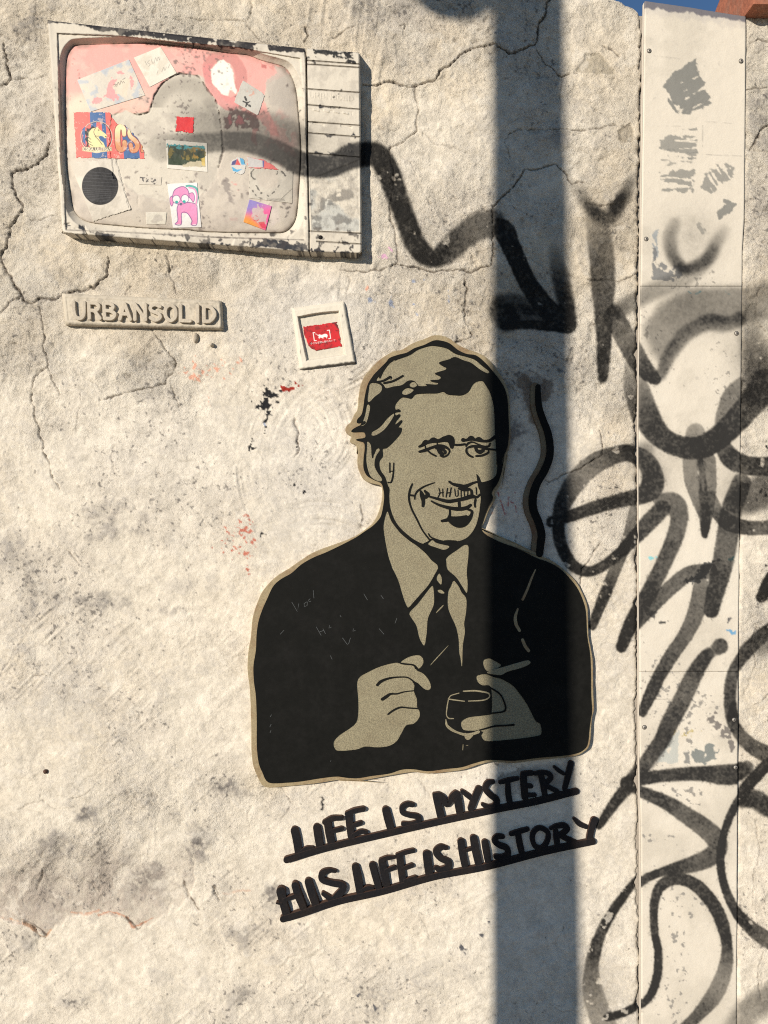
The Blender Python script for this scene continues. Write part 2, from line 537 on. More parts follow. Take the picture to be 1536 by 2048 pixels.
# rough plaster above, smoother skim coats in the middle and lower part
left = sstep(1290, 1270, WX)
rough = 0.38 + 0.62 * sstep(860, 640, WY + 60 * n_mid - 0.12 * np.maximum(WX - 500, 0))
rough = np.maximum(rough, soft_ellipses([(60, 1300, 90, 300, .5), (300, 1640, 330, 170, .85), (120, 1720, 200, 120, 1), (1220, 1000, 60, 250, .8),
                                         (1200, 1180, 60, 110, .7), (520, 1580, 90, 60, .9), (1520, 250, 90, 400, 1.3), (1525, 1300, 60, 300, .9), (1530, 900, 50, 200, .9)]))
smoothed = soft_ellipses([(640, 660, 130, 110, .8), (600, 940, 190, 190, .6), (1060, 1750, 120, 250, .5)])
rough *= (1 - .6 * smoothed)

H = 2.6 * n_big + 1.1 * n_mid * (.25 + .75 * rough)                      # mm
H += rough * (.60 * n_lump + .70 * n_small + .36 * n_fine * (.7 + .3 * n_mid2) + .15 * n_grain)
H += (1 - rough) * (.20 * n_lump + .10 * n_small + .07 * n_fine)
# pits and little knobs
pit = sstep(1.9, 2.9, n_flake + .35 * n_mid2) * rough
H -= 2.2 * pit
H += 1.0 * sstep(1.9, 2.9, -n_flake + .3 * n_mid) * rough
# raised/peeled plates of old lime coats (terraces)
plates = n_flake2 + .6 * n_mid2
for lv, a in ((-.9, .9), (.1, .55), (1.0, .9)):
    H += a * (.35 + 1.05 * rough) * sstep(-.035, .035, plates - lv)

# fine creases in the lime skin
for cell, seed, wd, dp, lo in ((30, 131, .05, 1.0, .1), (17, 132, .06, .8, .3), (52, 133, .03, 1.3, .3)):
    a_ = W.noise(cell, 4, seed); b_ = W.noise(cell * 2.2, 3, seed + 50)
    H -= (dp * (.6 + .5 * rough)) * np.exp(-(a_ / wd) ** 2) * sstep(lo, lo + .6, b_)
    H += (.5 * dp * (.5 + .5 * rough)) * sstep(0, .35, a_) * sstep(lo, lo + .6, b_)
# combed trowel marks: arcs in the middle, diagonal strokes lower left
def polar_marks(cx, cy, r0, r1, a0, a1, amp, seed, pitch=7):
    global H
    w = W.win(cx - r1 - 30, cy - r1 - 30, cx + r1 + 30, cy + r1 + 30)
    if not w: return
    sl, X, Y = w
    r = np.hypot(X - cx, (Y - cy)); th = np.arctan2(Y - cy, X - cx)
    n1 = vnoise(64, int(r1 + 80), 9, pitch * .45, seed)
    ti = np.clip(((th + math.pi) / (2 * math.pi) * 60).astype(int), 0, 63)
    v = n1[ti, np.clip(r.astype(int), 0, n1.shape[1] - 1)]
    m = sstep(r0 - 20, r0 + 20, r) * sstep(r1 + 20, r1 - 20, r) * sstep(a0 - .15, a0 + .15, th) * sstep(a1 + .15, a1 - .15, th)
    H[sl] += amp * v * m * np.clip(.45 + .6 * n_mid[sl] + .4 * n_lump[sl], 0, 1.6)
polar_marks(720, 930, 150, 265, -3.4, -1.9, .36, 21)
polar_marks(720, 930, 150, 265, 2.5, 3.3, .36, 22)
polar_marks(600, 860, 30, 120, -1.2, 1.0, .6, 23)
polar_marks(640, 1180, 60, 190, -1.8, -.2, .5, 24)
polar_marks(640, 640, 60, 170, -1.0, 1.2, .8, 25)
polar_marks(640, 640, 70, 150, -3.2, -1.6, .6, 26)
def dir_marks(ang, lx, ly, seed, mask, amp):
    """noise stretched along a direction"""
    global H
    c, s_ = math.cos(ang), math.sin(ang)
    big = fbm(1500, 1500, 1.0 * lx, 3, seed, ax=1.0, ay=ly / lx) if False else vnoise(2900, 2900, ly, lx, seed)
    u = (WX * c + WY * s_); v = (-WX * s_ + WY * c)
    u = (u - u.min()).astype(int) % 2900; v = (v - v.min()).astype(int) % 2900
    k = big[v, u]
    H += amp * mask * np.where(k > .6, (k - .6) * 1.7, -.15 * k)
low = sstep(1050, 1250, WY) * sstep(900, 500, WX)
dir_marks(-.75, 34, 4, 31, low * np.clip(.35 + .6 * n_mid2, 0, 1), .75)
dir_marks(-.75, 90, 9, 32, low * np.clip(.3 - .5 * n_mid2, 0, 1), .3)
dir_marks(-1.45, 60, 6, 33, sstep(820, 600, WY) * sstep(560, 640, WX) * sstep(820, 740, WX), .9)
dir_marks(-.5, 50, 6, 34, sstep(1540, 1620, WY) * sstep(540, 640, WX) * sstep(1280, 1100, WX) * .8, .45)

# ---- cracks (photo pixels), (points, half width, depth, raised lip)
cracks = []
def crack(pts, hw=1.6, dep=4.5, lip=.8): cracks.append((pts, hw, dep, lip))
crack([(5, 85), (12, 112), (19, 140), (17, 158), (0, 168)], 2.6, 6, 1.5)
crack([(18, 158), (40, 157), (70, 154), (90, 147)], 1)
crack([(100, 285), (92, 312), (70, 330), (45, 340), (22, 345), (24, 370), (38, 395), (44, 412), (35, 428), (20, 448), (18, 470), (12, 490), (2, 505), (5, 525), (18, 550), (30, 572), (42, 590), (50, 600), (62, 606), (85, 600), (105, 595), (126, 588)], 2.6, 6, 1.6)
crack([(44, 590), (22, 603), (0, 625)], 2, 5)
crack([(60, 440), (85, 441), (110, 432)], 1.5, 4)
crack([(215, 513), (211, 547), (192, 571), (161, 583), (126, 588)], 3, 6, 2)
crack([(262, 572), (250, 590)], 3, 3)
crack([(332, 510), (340, 540), (350, 575), (353, 590)], 1.5, 4)
crack([(78, 612), (85, 660), (88, 690), (92, 715), (95, 735), (70, 750), (62, 780), (65, 820), (75, 860), (85, 900), (100, 940), (118, 978)], 1.5, 5)
crack([(95, 735), (105, 760), (120, 790)], 1)
crack([(300, 655), (320, 682), (345, 715), (350, 726), (338, 752), (328, 768), (300, 775), (250, 785), (225, 795), (200, 800)], 1.4, 5)
crack([(340, 762), (350, 790), (358, 815)], 1)
crack([(160, 775), (162, 810), (155, 840), (150, 870)], .8, 2)
crack([(725, 168), (750, 167), (780, 160), (800, 167), (830, 167), (865, 158), (885, 140), (910, 120), (930, 105), (950, 98), (972, 88), (983, 90), (1000, 95), (1013, 105), (1018, 112), (1030, 104), (1060, 97), (1072, 88), (1076, 60), (1082, 45), (1092, 20), (1100, -10)], 1.9, 6, 1)
crack([(1072, 98), (1090, 125), (1105, 140), (1122, 153), (1140, 148), (1155, 147)], .9)
crack([(1122, 153), (1118, 190), (1121, 215), (1119, 240)], .8, 2)
crack([(830, 167), (832, 190), (835, 215), (833, 240), (835, 258), (820, 272), (800, 285), (780, 292), (778, 297), (780, 315), (787, 345), (785, 380), (780, 410), (783, 440), (790, 470), (793, 500), (796, 522)], 1.3, 4.5)
crack([(835, 258), (855, 270), (872, 287), (892, 290), (915, 295), (940, 305)], .8, 2.5)
crack([(796, 522), (790, 530), (760, 540), (725, 543), (680, 540)], 2, 5, 1.6)
crack([(795, 528), (830, 535), (870, 545), (900, 540), (935, 545), (960, 540), (983, 532), (987, 500), (988, 450), (986, 425), (982, 418), (1000, 395), (1030, 370), (1045, 345), (1050, 338), (1085, 338), (1112, 327), (1130, 350), (1145, 365), (1168, 366)], 1.5, 5)
crack([(985, 425), (965, 418), (940, 430), (925, 440)], .9, 3)
crack([(930, 550), (933, 580), (928, 620), (935, 650), (945, 670), (930, 680), (900, 690)], 1.6, 4)
crack([(1010, 285), (1020, 265), (1060, 255), (1100, 262), (1130, 260), (1160, 264), (1200, 258), (1230, 250), (1252, 254)], 1.2, 3.5, 1.4)
crack([(1010, 280), (1017, 300), (1019, 330)], .8, 3)
crack([(1205, 90), (1225, 95), (1240, 110)], 1.8, 4)
crack([(1172, 405), (1200, 412), (1232, 409)], 1.1, 4)
crack([(1175, 559), (1205, 560), (1238, 563), (1250, 560), (1262, 552), (1277, 545)], 1.2, 4, 1.6)
crack([(1060, 515), (1100, 540), (1140, 552), (1175, 559)], .8, 2)
crack([(1199, 861), (1205, 890), (1207, 910), (1180, 925), (1160, 935), (1140, 946), (1125, 950), (1100, 965), (1090, 960)], 1.5, 5, 1.2)
crack([(1207, 908), (1240, 898), (1265, 890)], 1.3, 4, 1.8)
crack([(1199, 1086), (1180, 1115), (1165, 1135), (1163, 1162), (1160, 1180)], 1.3, 4.5, 1.6)
crack([(90, 1730), (80, 1755), (70, 1782)], 1.6, 4)
crack([(40, 1843), (65, 1858), (90, 1877)], 2.2, 5, 1.4)
crack([(265, 1855), (275, 1862), (285, 1850)], 1.5, 4)
crack([(180, 1770), (195, 1795)], 1.6, 4, 1.4)
crack([(365, 1770), (372, 1795), (385, 1805), (395, 1825)], 1.3, 4, 1.6)
crack([(425, 1775), (432, 1790), (438, 1805)], 2, 4, 1.4)
crack([(18, 545 + 1000 - 20), (0, 1535)], 1)
crack([(137, 1105), (150, 1122), (158, 1130)], 1.3, 3)
crack([(60, 1357), (72, 1350), (95, 1352)], 1.2, 3)
crack([(0, 1350), (30, 1300), (65, 1250)], 1, 1.8)
crack([(35, 1620), (80, 1600), (110, 1620)], 1, 3)
crack([(140, 1600), (165, 1590), (180, 1580)], 1.2, 3)
crack([(590, 835), (597, 870), (596, 900), (588, 915)], 1.8, 3.5, 1.4)
crack([(722, 1010), (724, 1035), (722, 1055)], 1.6, 4, 1)
crack([(505, 640), (520, 650)], 1.2, 3)
crack([(560, 1575), (570, 1590), (582, 1605), (575, 1625), (560, 1640)], 1.1, 3, 1.2)
crack([(640, 1748), (655, 1758), (700, 1758), (715, 1740)], .7, 2)
crack([(830, 1820), (850, 1850), (860, 1880)], .8, 2)
crack([(1500, 85), (1515, 75), (1536, 80), (1560, 95)], 1.5, 4)
crack([(1490, 180), (1510, 176), (1540, 172)], 1.6, 4)
crack([(1536, 252), (1520, 262), (1510, 285), (1500, 300)], 2, 4, 1.5)
crack([(1520, 560), (1511, 600), (1510, 640), (1530, 665)], 1, 2.5, 1.4)
crack([(1515, 1250), (1500, 1290), (1512, 1330), (1490, 1390)], 1, 3, 1.4)
crack([(1510, 1410), (1530, 1400), (1545, 1380)], 1.2, 3, 1.4)
crack([(1512, 1640), (1520, 1700), (1510, 1760), (1506, 1820)], .9, 2.5, 1.2)
crack([(1525, 1900), (1512, 1950), (1520, 2000)], 1, 3, 1.4)
crack([(690, 540), (700, 560), (690, 590)], 1, 3)
crack([(500, 0), (505, 22), (495, 40)], 1.6, 4)
crack([(340, 40), (400, 42), (470, 38), (495, 44), (500, 60), (515, 80), (535, 88)], .9, 3)
crack([(610, 55), (618, 75), (608, 85)], 2.4, 5)
crack([(665, 75), (680, 66), (712, 48)], 1.6, 4)
crack([(800, 50), (812, 45), (806, 66)], 1.4, 4, 1.4)
rnd = random.Random(11)
for _ in range(190):                                   # hairline checks in the lime
    x, y = rnd.uniform(-60, 1270), (rnd.uniform(-40, 2100) if _ < 110 else rnd.uniform(-40, 900))
    a = rnd.uniform(0, 6.28); pts = [(x, y)]
    for k in range(rnd.randint(3, 7)):
        a += rnd.uniform(-.8, .8); x += 13 * math.cos(a); y += 13 * math.sin(a); pts.append((x, y))
    crack(pts, rnd.uniform(.4, .8), rnd.uniform(.8, 2.0), rnd.uniform(.1, 1.0))
CR = W.zeros()
LIP = W.zeros()
SP = W.zeros()
for pts, hw, dep, lip in cracks:
    q = [(p[0], p[1], hw * (.4 if i in (0, len(pts) - 1) else .66)) for i, p in enumerate(pts)]
    q = jagged(q, int(pts[0][0] * 7 + pts[-1][1]) % 9999, amp=1.1 + .5 * hw)
    r = W.stroke(q, soft=.75, smooth=False)
    if r:
        CR[r[0]] = np.maximum(CR[r[0]], r[1] * dep)
    q2 = q.copy(); q2[:, 2] = hw + 2.5
    r = W.stroke(q2, soft=4, smooth=False)
    if r: SP[r[0]] = np.maximum(SP[r[0]], r[1] * min(hw, 2.6) / 2.6)
    q2[:, 2] = hw + 3
    r = W.stroke(q2, soft=5, smooth=False)
    if r: LIP[r[0]] = np.maximum(LIP[r[0]], r[1] * lip)
H += .7 * LIP * (.5 + .6 * n_flake2)
spall = SP * sstep(.5, .9, n_flake + .6 * n_small) 
H -= 2.4 * spall
CRw = 1.2 * CR * (.7 + .3 * sstep(-1.4, .6, n_flake2 + n_flake * .4))
H -= CRw

# chipped hollows showing the grey render, and the big peeled bays low on the left
def chip(pts, dep, soft=1.5, wseed=None):
    r = W.poly(pts, soft, warp=1.2 * n_flake + 1.6 * n_small)
    if r: H[r[0]] -= dep * r[1]
    return r
chips = []
chips.append((chip([(1153, 140), (1170, 112), (1195, 106), (1215, 120), (1228, 145), (1200, 152)], 2.6), (.33, .29, .22)))
chips.append((chip([(1233, 262), (1262, 240), (1268, 262), (1266, 285), (1240, 288)], 3.0), (.30, .26, .20)))
peel = [(-80, 1650), (40, 1600), (130, 1590), (200, 1640), (290, 1655), (370, 1660), (400, 1720), (375, 1790), (360, 1812),
        (330, 1835), (275, 1862), (240, 1832), (190, 1825), (130, 1838), (92, 1878), (60, 1858), (20, 1838), (-80, 1800)]
r_peel = W.poly(peel, 1.2, warp=1.5 * n_flake + 2.2 * n_small + 2 * n_lump)
fade = sstep(1640, 1790, WY)
H[r_peel[0]] -= 3.2 * r_peel[1] * fade[r_peel[0]]

# keep the plaster behind the fixed pieces flat enough not to poke through
under = np.clip(soft_ellipses([(700, 1690, 170, 70, 1.6), (860, 1670, 170, 80, 1.6), (1050, 1640, 170, 90, 1.6), (290, 620, 170, 45, 1.5), (648, 668, 70, 75, 1.3), (1080, 950, 40, 190, 1.4)]), 0, 1)
H = H - 3.0
H = H * (1 - under) + (-1.0 + .35 * np.clip(H + 3, -3, 3)) * under
# thick trowelled dab of plaster round the small frame
w = W.win(500, 540, 800, 800); sl, Xw, Yw = w
rr = np.maximum(np.abs((Xw - 646) * .98 + (Yw - 668) * .13) / 56, np.abs(-(Xw - 646) * .13 + (Yw - 668) * .98) / 68)
H[sl] += 3.2 * sstep(2.2, 1.15, rr + .12 * n_lump[sl] + .05 * n_small[sl]) + 1.6 * np.exp(-((rr - 1.35) / .18) ** 2) * (1 + .8 * n_small[sl])
H = np.clip(H, -15, 5)

# ---- graffiti: soft spray strokes (x, y, half width, density)
K = W.zeros()
grain = .32 * W.noise(2.2, 1, 51) + .15 * W.noise(6, 2, 52)
K2 = W.zeros()
def spray(pts, soft=4.0, closed=False):
    sf = soft * (.68 if soft <= 5 else .9)
    pts = [(p[0], p[1], p[2] * .94, p[3]) for p in pts]
    r = W.stroke(pts, sf, warp=grain, n=9, closed=closed)
    if r: K[r[0]] = 1 - (1 - K[r[0]]) * (1 - r[1] * .97)
    r = W.stroke([(p[0], p[1], p[2] + 4, p[3]) for p in pts], 9, n=4, closed=closed)
    if r: K2[r[0]] = np.maximum(K2[r[0]], r[1])
spray([(380, 225, 40, .1), (430, 255, 40, .3), (500, 250, 34, .35), (560, 262, 30, .35), (600, 275, 24, .3)], 14)
spray([(325, 296, 30, .15), (395, 288, 22, .5), (455, 283, 20, .6), (505, 287, 21, .8), (560, 306, 22, .9), (605, 328, 24, .92), (660, 333, 22, .92), (700, 314, 26, .85), (742, 308, 26, .85),
       (760, 316, 25, .85), (779, 350, 24, .85), (794, 392, 22, .85), (811, 438, 21, .88), (827, 480, 21, .9), (847, 508, 21, .9), (868, 518, 18, .85), (895, 503, 24, .7), (928, 472, 27, .55), (960, 452, 29, .5), (984, 446, 29, .5)], 6)
spray([(1000, 447, 12, .6), (1010, 462, 22, .85), (1021, 490, 20, .85), (1042, 536, 19, .88), (1065, 578, 20, .9), (1090, 612, 22, .93), (1118, 640, 24, .95), (1134, 650, 19, .95)], 4)
spray([(1108, 500, 12, .15), (1118, 540, 18, .4), (1127, 580, 18, .6), (1133, 610, 18, .75), (1137, 645, 17, .9)], 6)
spray([(1003, 620, 26, .5), (1015, 640, 24, .75)], 10)
spray([(1000, 602, 14, .5), (1035, 605, 18, .5), (1065, 615, 16, .4)], 8)
spray([(1010, 652, 9, .8), (1058, 650, 9, .8), (1100, 653, 10, .9), (1135, 656, 8, .9)], 4)
spray([(1030, 628, 22, .55), (1070, 634, 20, .55), (1100, 640, 16, .5)], 8)
spray([(1150, 370, 10, .12), (1171, 402, 12, .45), (1190, 423, 13, .75), (1206, 437, 13, .4)], 9)
spray([(1268, 345, 8, .1), (1251, 387, 13, .55), (1234, 412, 15, .85), (1222, 436, 14, .5)], 9)
spray([(1195, 440, 24, .2), (1203, 500, 27, .4), (1206, 560, 26, .55), (1207, 616, 21, .6), (1208, 680, 16, .72), (1207, 732, 13, .85), (1206, 756, 10, .9)], 5)
spray([(1232, 620, 12, .5), (1226, 625, 12, .6)], 7)
spray([(1228, 634, 22, .55), (1253, 680, 22, .5), (1274, 719, 20, .62), (1295, 747, 17, .78), (1310, 760, 11, .9)], 4)
spray([(1235, 622, 17, .5), (1295, 588, 18, .32), (1359, 562, 18, .25), (1398, 536, 16, .25), (1425, 505, 14, .2)], 9)
spray([(1347, 450, 12, .2), (1338, 480, 13, .35), (1345, 515, 12, .55), (1367, 539, 11, .75), (1392, 532, 12, .5), (1414, 518, 12, .5), (1428, 492, 12, .35), (1446, 464, 12, .12)], 9)
# broad cloud over the ring
for pts_, a_ in (([(1285, 655), (1320, 610), (1372, 578), (1483, 574), (1560, 560), (1560, 640), (1475, 645), (1410, 650), (1360, 680), (1325, 740), (1300, 700)], .36),):
    r = W.poly(pts_, 12, warp=grain * 2, pad=16)
    K[r[0]] = 1 - (1 - K[r[0]]) * (1 - r[1] * a_)
spray([(1320, 750, 11, .5), (1341, 706, 14, .45), (1372, 668, 16, .45), (1411, 648, 16, .5), (1450, 650, 15, .4), (1478, 640, 14, .45)], 7)
spray([(1400, 640, 8, .3), (1424, 637, 8, .55), (1450, 642, 7, .3)], 6)
spray([(1496, 640, 26, .2), (1510, 700, 30, .35), (1520, 750, 36, .5), (1512, 790, 30, .55)], 16)
spray([(1264, 730, 14, .25), (1272, 778, 26, .4), (1287, 822, 28, .6), (1308, 861, 25, .72), (1336, 885, 22, .8), (1372, 896, 23, .85), (1406, 893, 24, .88), (1436, 874, 24, .85), (1470, 843, 26, .75), (1501, 806, 28, .6), (1530, 770, 34, .5)], 5)
spray([(1480, 762, 8, .3), (1462, 790, 18, .42), (1448, 825, 18, .45), (1440, 860, 14, .45), (1436, 890, 10, .4)], 4)
spray([(1441, 890, 16, .55), (1460, 917, 21, .7), (1488, 930, 20, .75), (1520, 933, 20, .75), (1570, 930, 20, .75)], 4)
spray([(1387, 876, 20, .35), (1389, 866, 20, .3)], 4)
spray([(1377, 925, 15, .35), (1382, 960, 16, .42), (1395, 998, 15, .45), (1407, 1030, 13, .6), (1408, 1070, 7, .8)], 3)
spray([(1397, 912, 9, .75), (1402, 950, 7, .6), (1405, 990, 9, .5), (1408, 1030, 8, .6)], 5)
spray([(1418, 919, 12, .45), (1419, 960, 13, .45), (1416, 1010, 12, .5), (1410, 1060, 8, .6)], 3)
spray([(1419, 990, 10, .4), (1432, 1022, 14, .5), (1454, 1044, 17, .72), (1478, 1053, 16, .72), (1510, 1056, 15, .6), (1570, 1052, 15, .6)], 3)
spray([(1540, 975, 34, .5), (1505, 992, 34, .5), (1482, 1000, 30, .5)], 10)
spray([(1481, 965, 20, .5), (1463, 1014, 22, .6), (1451, 1088, 23, .6), (1439, 1147, 21, .65), (1427, 1192, 18, .85), (1421, 1220, 16, .92)], 4)
spray([(1104, 1043, 12, .95), (1154, 1027, 13, .88), (1199, 1012, 14, .8), (1243, 1000, 15, .85), (1282, 991, 18, .88), (1302, 974, 24, .88), (1303, 948, 22, .65), (1288, 921, 20, .6), (1258, 907, 18, .68), (1228, 911, 19, .6), (1193, 925, 22, .5), (1163, 950, 22, .45), (1136, 986, 20, .6), (1121, 1022, 16, .8), (1116, 1058, 13, .9), (1126, 1100, 13, .9), (1146, 1131, 12, .92), (1175, 1143, 11, .93), (1205, 1132, 11, .93), (1240, 1104, 12, .9), (1270, 1073, 15, .8), (1298, 1043, 18, .7), (1322, 1018, 18, .65)], 4)
spray([(1323, 1003, 18, .5), (1347, 1008, 22, .55), (1357, 1036, 19, .6), (1345, 1082, 18, .6), (1323, 1132, 17, .65), (1300, 1177, 17, .7), (1276, 1221, 16, .8), (1258, 1257, 15, .9), (1243, 1294, 12, .95)], 4)
spray([(1266, 1020, 10, .45), (1250, 1088, 12, .55), (1226, 1147, 13, .6), (1204, 1201, 12, .75), (1185, 1252, 9, .9)], 3)
spray([(1418, 1142, 16, .5), (1377, 1147, 16, .6), (1341, 1174, 16, .6), (1306, 1207, 16, .65), (1276, 1240, 14, .7), (1255, 1268, 10, .7)], 3)
spray([(1400, 1170, 16, .5), (1391, 1221, 18, .55), (1371, 1266, 16, .62), (1341, 1310, 15, .65), (1315, 1355, 14, .72), (1296, 1395, 13, .8), (1283, 1424, 9, .88)], 3)
spray([(1438, 1292, 17, .65), (1424, 1302, 12, .35), (1410, 1312, 14, .75), (1386, 1349, 18, .65), (1362, 1400, 19, .6), (1338, 1444, 19, .68), (1322, 1479, 17, .7), (1300, 1510, 16, .65), (1280, 1540, 14, .7), (1259, 1573, 14, .75), (1229, 1609, 12, .8), (1199, 1652, 8, .95)], 4)
spray([(1254, 1567, 13, .9), (1280, 1557, 14, .85), (1318, 1551, 13, .82), (1363, 1547, 14, .82), (1407, 1546, 16, .8), (1443, 1548, 21, .85), (1475, 1545, 21, .75), (1496, 1536, 14, .5)], 4)
spray([(1256, 1572, 12, .8), (1288, 1585, 12, .78), (1330, 1603, 15, .68), (1372, 1630, 18, .6), (1407, 1654, 20, .58), (1430, 1677, 21, .58), (1430, 1701, 21, .62), (1401, 1720, 19, .58), (1354, 1734, 14, .75), (1318, 1743, 9, .9), (1288, 1756, 9, .9), (1259, 1781, 9, .9), (1229, 1823, 10, .9), (1205, 1864, 11, .85), (1190, 1906, 14, .7), (1184, 1945, 16, .5), (1187, 1989, 22, .32), (1208, 2050, 26, .3)], 4)
spray([(1214, 2034, 8, .6), (1244, 2025, 8, .85), (1280, 2007, 8, .9), (1300, 1986, 9, .92), (1312, 1951, 9, .95), (1315, 1903, 8.5, .93), (1308, 1864, 8, .93), (1306, 1820, 8.5, .93), (1312, 1784, 10, .92), (1327, 1764, 12, .92), (1351, 1756, 12, .9), (1380, 1762, 13, .88), (1407, 1784, 14, .85), (1431, 1817, 14, .82), (1446, 1856, 13, .8), (1452, 1894, 12, .7), (1447, 1939, 16, .45), (1425, 1989, 18, .42), (1389, 2031, 13, .6), (1360, 2060, 12, .6)], 3.5)
spray([(1560, 1515, 12, .8), (1536, 1532, 12, .85), (1511, 1557, 13, .88), (1487, 1588, 13, .88), (1464, 1618, 9, .9), (1449, 1654, 8, .93), (1440, 1692, 8, .93), (1440, 1737, 8.5, .93), (1452, 1784, 9, .88), (1472, 1823, 11, .82), (1499, 1853, 14, .72), (1536, 1880, 17, .6), (1580, 1900, 17, .6)], 3.5)
spray([(1560, 1250, 16, .7), (1536, 1263, 16, .72), (1511, 1284, 16, .7), (1480, 1319, 14, .7), (1462, 1355, 13, .72), (1458, 1400, 13, .75), (1464, 1438, 14, .75), (1478, 1466, 14, .62), (1505, 1493, 16, .6), (1536, 1510, 18, .6), (1570, 1520, 18, .6)], 4)
spray([(1487, 1608, 9, .8), (1511, 1600, 19, .8), (1536, 1615, 20, .8), (1570, 1630, 20, .8)], 6)
spray([(1545, 1150, 14, .95), (1536, 1165, 14, .97), (1524, 1193, 13, .98)], 3)
spray([(1580, 1980, 30, .4), (1536, 1995, 30, .4), (1495, 2020, 28, .35), (1470, 2060, 28, .35)], 14)
spray([(1525, 1300, 14, .35), (1545, 1285, 14, .45)], 10)
spray([(1260, 900, 12, .35), (1290, 900, 16, .35)], 14)
overspray = soft_ellipses([(1040, 600, 70, 70, .14), (1200, 470, 45, 80, .16), (1400, 620, 80, 50, .14), (1300, 950, 40, 50, .22), (1500, 720, 40, 60, .2), (1380, 480, 70, 60, .12), (1470, 990, 40, 60, .15), (560, 290, 120, 50, .16), (1190, 1990, 40, 60, .15)])
K = 1 - (1 - K) * (1 - overspray * (1 + .4 * grain))
# the paint wears off the high spots and breaks over flakes
K = 1 - (1 - K) ** 2.3
K = 1 - (1 - K) * (1 - .75 * K2 * sstep(1.3, 1.9, W.noise(2.1, 1, 66)) - .10 * K2)
Kp = np.clip(K * (1 + .02 * n_flake2 + .03 * W.noise(3, 2, 61)), 0, .985)
wear = sstep(2.0, 2.6, n_flake + .5 * n_flake2)
Kp_wall = Kp * (1 - .6 * wear)

# ---- colour of the plaster
base = W.rgb((.635, .578, .482))
def blend(c, m):
    global base
    m = np.clip(m, 0, 1)[..., None]
    base = base * (1 - m) + np.array(c, np.float32) * m
blend((.58, .525, .445), sstep(-.4, 1.4, n_mid2) * .6)
blend((.64, .545, .405), sstep(.0, 1.5, W.noise(150, 4, 62)) * .5 * rough)
blend((.66, .60, .50), sstep(.3, 1.5, W.noise(90, 4, 63)) * .6)
blend((.62, .53, .40), soft_ellipses([(860, 620, 160, 60, .6), (700, 90, 80, 50, .7), (1210, 130, 90, 90, .6), (60, 30, 120, 60, .5), (300, 560, 60, 40, .4), (1230, 860, 40, 50, .6), (1230, 960, 40, 40, .6), (60, 660, 80, 50, .4)]))
blend((.45, .41, .375), soft_ellipses([(1210, 250, 70, 120, .0), (1040, 260, 60, 120, .0), (760, 40, 160, 40, .25), (300, 630, 160, 60, .2), (60, 230, 60, 100, .3)]))
blend((.585, .555, .505), soft_ellipses([(645, 640, 150, 95, .9), (1060, 1000, 60, 120, .5), (620, 1010, 120, 160, .3)]))
blend((.70, .655, .575), soft_ellipses([(620, 900, 130, 120, .6), (1000, 1560, 130, 60, .6), (1060, 1850, 150, 150, .5), (330, 900, 200, 120, .4), (1380, 780, 60, 90, .4)]))
# grey grime: broad stains traced from the photo, broken up by noise
grime = soft_ellipses([(240, 1050, 110, 60, .55), (220, 1200, 120, 26, .6), (340, 1220, 90, 22, .5), (60, 1200, 22, 120, .45), (55, 1150, 12, 40, .6), (380, 1170, 60, 40, .4), (180, 1780, 110, 70, .75), (100, 1790, 60, 70, .9),
                       (290, 1760, 90, 60, .95), (160, 1625, 40, 30, 1.0), (110, 1690, 50, 50, .7), (390, 1690, 45, 50, 1.0), (350, 1640, 60, 50, .6), (450, 1570, 40, 22, .9), (480, 1590, 40, 30, .6), (60, 1880, 50, 40, .5), (80, 1930, 60, 40, .45), (350, 1930, 50, 30, .6), (480, 1870, 90, 60, .5),
                       (500, 1990, 60, 40, .6), (170, 1980, 40, 60, .55), (740, 2010, 50, 40, .6), (540, 1790, 30, 40, .8), (1190, 1790, 40, 60, .55), (1060, 1560, 90, 34, .5), (70, 40, 60, 40, .6), (430, 760, 50, 40, .35),
                       (1040, 880, 40, 60, .9), (1030, 800, 40, 60, .7), (570, 640, 60, 90, .3), (700, 20, 120, 30, .5), (1075, 260, 60, 70, .5), (1150, 620, 30, 60, .2), (20, 1100, 60, 60, .4), (880, 1830, 40, 80, .3), (800, 1600, 90, 30, .3), (1530, 200, 50, 120, .6), (1530, 420, 40, 90, .3), (330, 1400, 120, 90, .16), (900, 1960, 120, 40, .3)])
gm = sstep(0, .95, grime * 1.5 - .42 + .22 * n_mid2 + .22 * n_flake2 + .15 * n_fine + .12 * n_small) * np.clip(.25 + .8 * grime, 0, 1) * (grime > .02)
blend((.165, .150, .138), gm * np.clip(.9 + .28 * n_fine + .2 * n_grain, .2, 1))
blend((.42, .39, .35), sstep(.9, 2.4, n_flake2 + .5 * n_small) * .30)
r = r_peel; tmpm = W.zeros(); tmpm[r[0]] = r[1] * fade[r[0]]
blend((.40, .345, .29), tmpm * np.clip(.66 + .22 * n_mid2 + .14 * n_fine, 0, .9))
edge = np.clip(tmpm * (1 - tmpm) * 4, 0, 1) * sstep(.2, 1.0, n_mid2 + .8)
blend((.50, .25, .15), edge * .6 * sstep(1790, 1830, WY))
for q, a_, c_ in (([(18, 1840), (40, 1845), (62, 1858), (78, 1868), (90, 1878), (100, 1862)], .9, (.50, .30, .18)), ([(196, 1832), (215, 1826), (238, 1830), (256, 1845), (266, 1858), (285, 1850), (305, 1840)], .8, (.52, .24, .14)), ([(140, 1828), (165, 1830), (195, 1824)], .6, (.5, .25, .15)), ([(445, 1790), (470, 1788), (500, 1785)], .4, (.5, .25, .15))):
    jq = jagged([(a, b, 1.8) for a, b in q], int(q[0][0]), 1.5)
    r = W.stroke(jq, 1.0, smooth=False); mm = W.zeros(); mm[r[0]] = r[1]; blend(c_, mm * a_)
